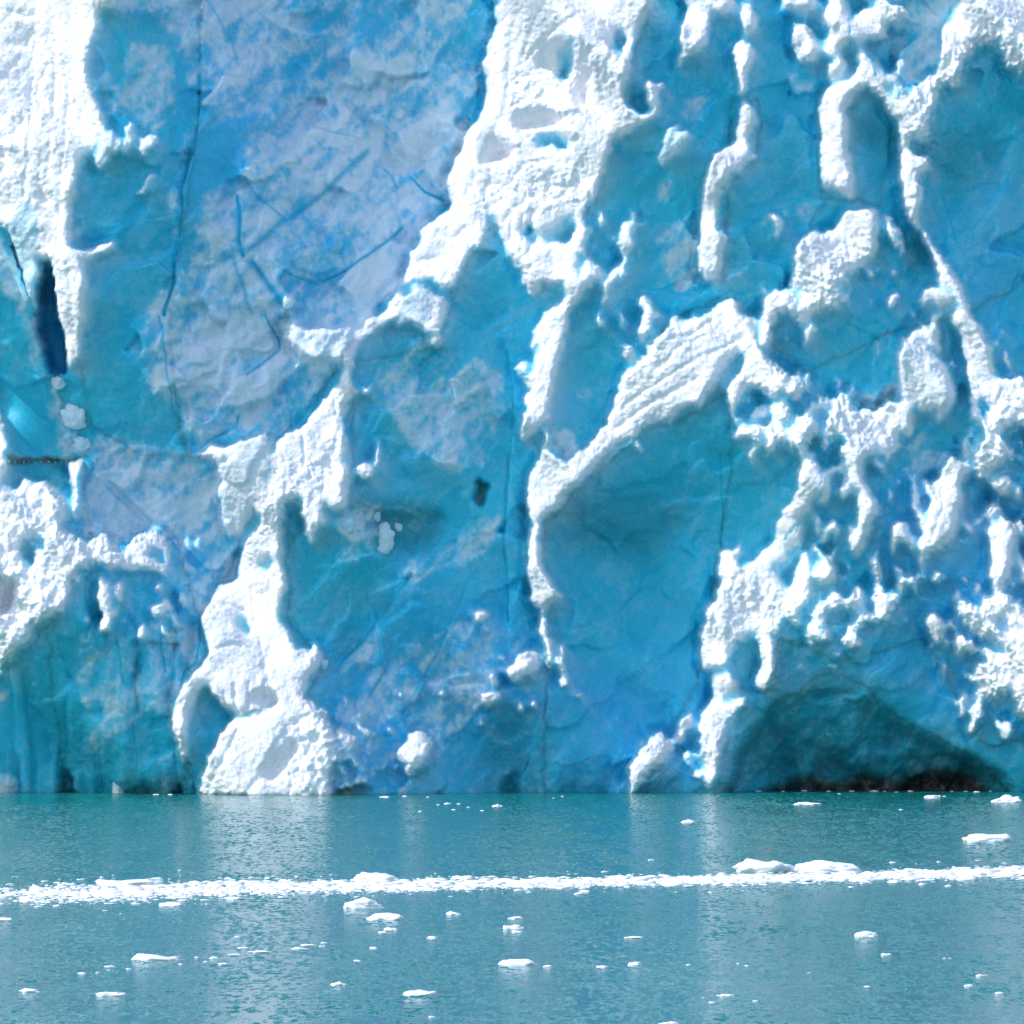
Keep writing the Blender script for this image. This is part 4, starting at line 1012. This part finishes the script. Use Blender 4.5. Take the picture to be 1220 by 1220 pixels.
# the ice beyond the picture: flanks, crown and the top running back, coarser
CS = 9.0
def sample(A, x, y):
    fx = (fold(fold(x, GX0, gxs[-1]), GX0, gxs[-1]) - GX0) / STEP
    fy = (fold(y, GY0, gys[-1]) - GY0) / STEP
    return A[np.clip(fy.astype(int), 0, NY - 1), np.clip(fx.astype(int), 0, NX - 1)]
hb = blur(h, 1.5)
def coarse(name, xs_, ys_, back=None):
    X, Y = np.meshgrid(xs_, ys_)
    H = sample(hb, X, Y) + 0
    out = np.maximum(np.maximum(GX0 - X, X - GX1 + STEP), 0)
    Z = (945 - Y) * S
    Yw = -H * S + out * S * .25
    if back is not None:
        Yw = Yw + back[:, None]
    v = np.stack([(X - 610) * S, Yw, Z], -1).reshape(-1, 3).astype(np.float32)
    ix = np.arange(X.size).reshape(X.shape)
    q = np.stack([ix[:-1, :-1], ix[1:, :-1], ix[1:, 1:], ix[:-1, 1:]], -1).reshape(-1, 4)
    grid_mesh(name, q, v, {n: sample(A, X, Y) for n, A in ATTR.items()}, M_ICE, glacier)
yy = np.arange(GY0, GY1 + CS, CS)
coarse('side_face', np.arange(-1100, GX0 + CS, CS), yy)
coarse('side_face', np.arange(GX1 - CS, 2300, CS), yy)
ty = np.arange(GY0 - 14 * CS, GY0 + 4, CS)
t = np.linspace(1, 0, len(ty))
coarse('crown', np.arange(-1100, 2300, CS), ty, back=12 * t ** 2)
me = bpy.data.meshes.new('ice_plateau')
zt = (945 + 330) * S
X = np.linspace(-145, 145, 60); Yp = np.linspace(2, 420, 60)
XX, YY = np.meshgrid(X, Yp)
rg = np.random.default_rng(3)
ZZ = zt - 4 + YY * .04 + rg.normal(0, .8, XX.shape)
v = np.stack([XX, YY, ZZ], -1).reshape(-1, 3).astype(np.float32)
ix = np.arange(XX.size).reshape(XX.shape)
q = np.stack([ix[:-1, :-1], ix[:-1, 1:], ix[1:, 1:], ix[1:, :-1]], -1).reshape(-1, 4)
one = np.ones(XX.shape)
grid_mesh('snow_plateau', q, v, {'snow': one, 'silt_shade': one * 0, 'blue': one * 0}, M_ICE, glacier)
print('glacier built', round(time.time() - T0, 1))

# ------------------------------------------------------------------ lumps of ice
def lump_mesh(name, w, d, hgt, seed, sub=3, rough=.28, square=1.0, low=.35, humps=0):
    """a worn block of ice: width, depth, height above its base; 'low' is how much of it lies under the base"""
    bm = bmesh.new()
    bmesh.ops.create_icosphere(bm, subdivisions=sub, radius=1)
    off = Vector((seed * 7.13, seed * 3.7, seed * 1.9))
    for vtx in bm.verts:
        c = vtx.co.copy()
        e = .78 if square else 1.0
        x, y, z = (math.copysign(abs(c.x) ** e, c.x), math.copysign(abs(c.y) ** e, c.y), math.copysign(abs(c.z) ** .75, c.z))
        n = mnoise.fractal(c * 1.7 + off, .8, 2.0, 4) * rough * 1.5
        x *= 1 + n * .7; y *= 1 + n * .7
        if z > 0:
            top = .72 + .45 * mnoise.noise(Vector((x * 1.1 + seed * 2.3, y * .8, seed))) + n * .6
            if humps:
                top *= .55 + .5 * abs(math.cos(x * humps + seed))
            z *= max(top, .2)
        else:
            z *= low
        vtx.co = (x * w / 2, y * d / 2, z * hgt)
    me = bpy.data.meshes.new(name)
    bm.to_mesh(me); bm.free()
    for p in me.polygons: p.use_smooth = True
    return me

def lump(name, me, loc, rz=0, material=None):
    o = bpy.data.objects.new(name, me)
    if not me.materials: me.materials.append(material or M_FLOE)
    o.location = loc; o.rotation_euler = (0, 0, rz)
    return link(o)

def on_face(x, y):
    i = int((y - GY0) / STEP); j = int((x - GX0) / STEP)
    return (x - 610) * S, -h[i, j] * S, (945 - y) * S

rm = random.Random(5)
for (x, y, w, hh, out, label) in BLOCKS:
    X, Y, Z = on_face(x, y)
    me = lump_mesh('ice_block', w * S * .9, w * S * .8, hh * S * .62, rm.random() * 50, 4, .34, square=0, low=1.0)
    at = me.attributes.new('snow', 'FLOAT', 'POINT'); at.data.foreach_set('value', [.5 + .25 * rm.random()] * len(me.vertices))
    o = lump('ice_block', me, (X, Y + w * .24 * S, Z - hh * .1 * S), rm.random() * 6, M_ICE)
    tag(o, label, 'ice block', 'ice blocks lodged on the glacier')

# icicles under the dirty ledge on the left, each a part of the glacier
for k in range(11):
    x = 14 + k * 7.4 + rm.uniform(-1.5, 1.5); ln = rm.uniform(3, 9) * S
    X, Y, Z = on_face(x, 549)
    bm = bmesh.new()
    bmesh.ops.create_cone(bm, cap_ends=True, segments=7, radius1=.01, radius2=rm.uniform(.08, .16), depth=ln)
    me = bpy.data.meshes.new('icicle'); bm.to_mesh(me); bm.free()
    me.materials.append(M_ICE)
    at = me.attributes.new('snow', 'FLOAT', 'POINT'); at.data.foreach_set('value', [.05] * len(me.vertices))
    for p in me.polygons: p.use_smooth = True
    o = bpy.data.objects.new('icicle', me); o.location = (X, Y - .1, Z - ln / 2); link(o, glacier)

# ------------------------------------------------------------------ water
def sheet(name, x0, x1, y0, y1, z, m):
    me = bpy.data.meshes.new(name)
    me.from_pydata([(x0, y0, z), (x1, y0, z), (x1, y1, z), (x0, y1, z)], [], [(0, 1, 2, 3)])
    me.materials.append(m)
    return tag(link(bpy.data.objects.new(name, me)), kind='structure')
water = sheet('water', -4000, 4000, -4000, 40, 0, M_WATER)

# ------------------------------------------------------------------ floating ice
RIGHT = cam.matrix_basis.to_3x3() @ Vector((1, 0, 0)); UP = cam.matrix_basis.to_3x3() @ Vector((0, 1, 0)); FWD = cam.matrix_basis.to_3x3() @ Vector((0, 0, -1))
PXF = 1220 / (2 * math.tan(cam_d.angle / 2))
def afloat(px, py):                                 # plan bearing -> where it lies on the water, and the metres one unit spans there
    d = FWD * PXF + RIGHT * (px - 610) - UP * (py - 610)
    t = -cam.location.z / d.z
    p = cam.location + d * t
    return p, (p - cam.location).length / PXF

for i, (x0, x1, yt, yb, name, cat, label, group, opts) in enumerate(FLOES):
    p, k = afloat((x0 + x1) / 2, yb)
    w = (x1 - x0) * k; hh = max((yb - yt), 1.4) * k
    big = (x1 - x0) > 14
    hh = .85 * min(hh, w * (.34 if big else .28))
    dep = w * opts.get('d', .7)
    me = lump_mesh(name, w, dep, hh * .95, i * 1.37 + 2, 4 if big else 3, opts.get('r', .22) + .1, low=.4, humps=opts.get('hump', 0))
    o = lump(name, me, (p.x, p.y + dep * .4, 0))
    tag(o, label, cat, group)

# the long drift of brash across the water: far too many bits to count
def brash(name, n, seed, path, wid, size):
    r = random.Random(seed)
    protos = []
    for s in range(10):
        bm = bmesh.new(); bmesh.ops.create_icosphere(bm, subdivisions=2, radius=1)
        co = []
        for vtx in bm.verts:
            c = vtx.co; nn = mnoise.fractal(c * 1.4 + Vector((s * 5.1, 0, seed)), 1, 2, 3)
            f = 1 + .55 * nn
            co.append((c.x * f, c.y * f, c.z * f * (1 if c.z > 0 else .4)))
        bm.verts.index_update()
        protos.append((np.array(co), np.array([[v.index for v in f.verts] for f in bm.faces]))); bm.free()
    vs_, fs_, base = [], [], 0
    L = [0]
    for (a, b) in zip(path, path[1:]): L.append(L[-1] + b[0] - a[0])
    for i in range(n):
        px = r.uniform(path[0][0], path[-1][0])
        for a, b in zip(path, path[1:]):
            if a[0] <= px <= b[0]:
                t = (px - a[0]) / (b[0] - a[0]); py = a[1] + (b[1] - a[1]) * t; hw = a[2] + (b[2] - a[2]) * t; dens = a[3] + (b[3] - a[3]) * t
        if r.random() > dens * (.55 + .75 * mnoise.noise(Vector((px * .035, 3.3, seed))) + .25): continue
        py += (max(-2.2, min(2.2, r.gauss(0, .6))) * hw * 1.35 if r.random() < .95 else r.gauss(0, 1.7) * hw) + 1.8 * mnoise.noise(Vector((px * .02, seed, 0)))
        p, k = afloat(px, py)
        s = size(r) * k
        c, f = protos[r.randrange(10)]
        a = r.random() * 6.28; ca, sa = math.cos(a), math.sin(a)
        sx, sy, sz = s * r.uniform(.9, 2.6), s * r.uniform(.9, 2.0), s * r.uniform(.25, .55)
        x, y, z = c[:, 0] * sx, c[:, 1] * sy, c[:, 2] * sz
        vs_.append(np.stack([x * ca - y * sa + p.x, x * sa + y * ca + p.y, z + .02 * s], -1)); fs_.append(f + base); base += len(c)
    me = bpy.data.meshes.new(name)
    me.from_pydata(np.concatenate(vs_).tolist(), [], np.concatenate(fs_).tolist())
    me.materials.append(M_FLOE)
    for p in me.polygons: p.use_smooth = True
    return tag(link(bpy.data.objects.new(name, me)), kind='stuff')
BAND = [(-60, 1066, 6, .55), (60, 1066, 6.5, .7), (150, 1063, 6, .9), (240, 1060, 5, 1), (330, 1058, 4.6, 1), (450, 1056, 4.0, 1), (600, 1053, 3.2, 1), (800, 1050, 2.8, 1), (1000, 1045, 2.8, 1), (1100, 1042, 3.0, 1), (1200, 1039, 3.4, 1), (1290, 1037, 3.2, 1)]
brash('brash_ice', 28000, 3, BAND, 1, lambda r: min(1.05 * math.exp(r.gauss(0, .75)), 8))
print('scene built', round(time.time() - T0, 1))
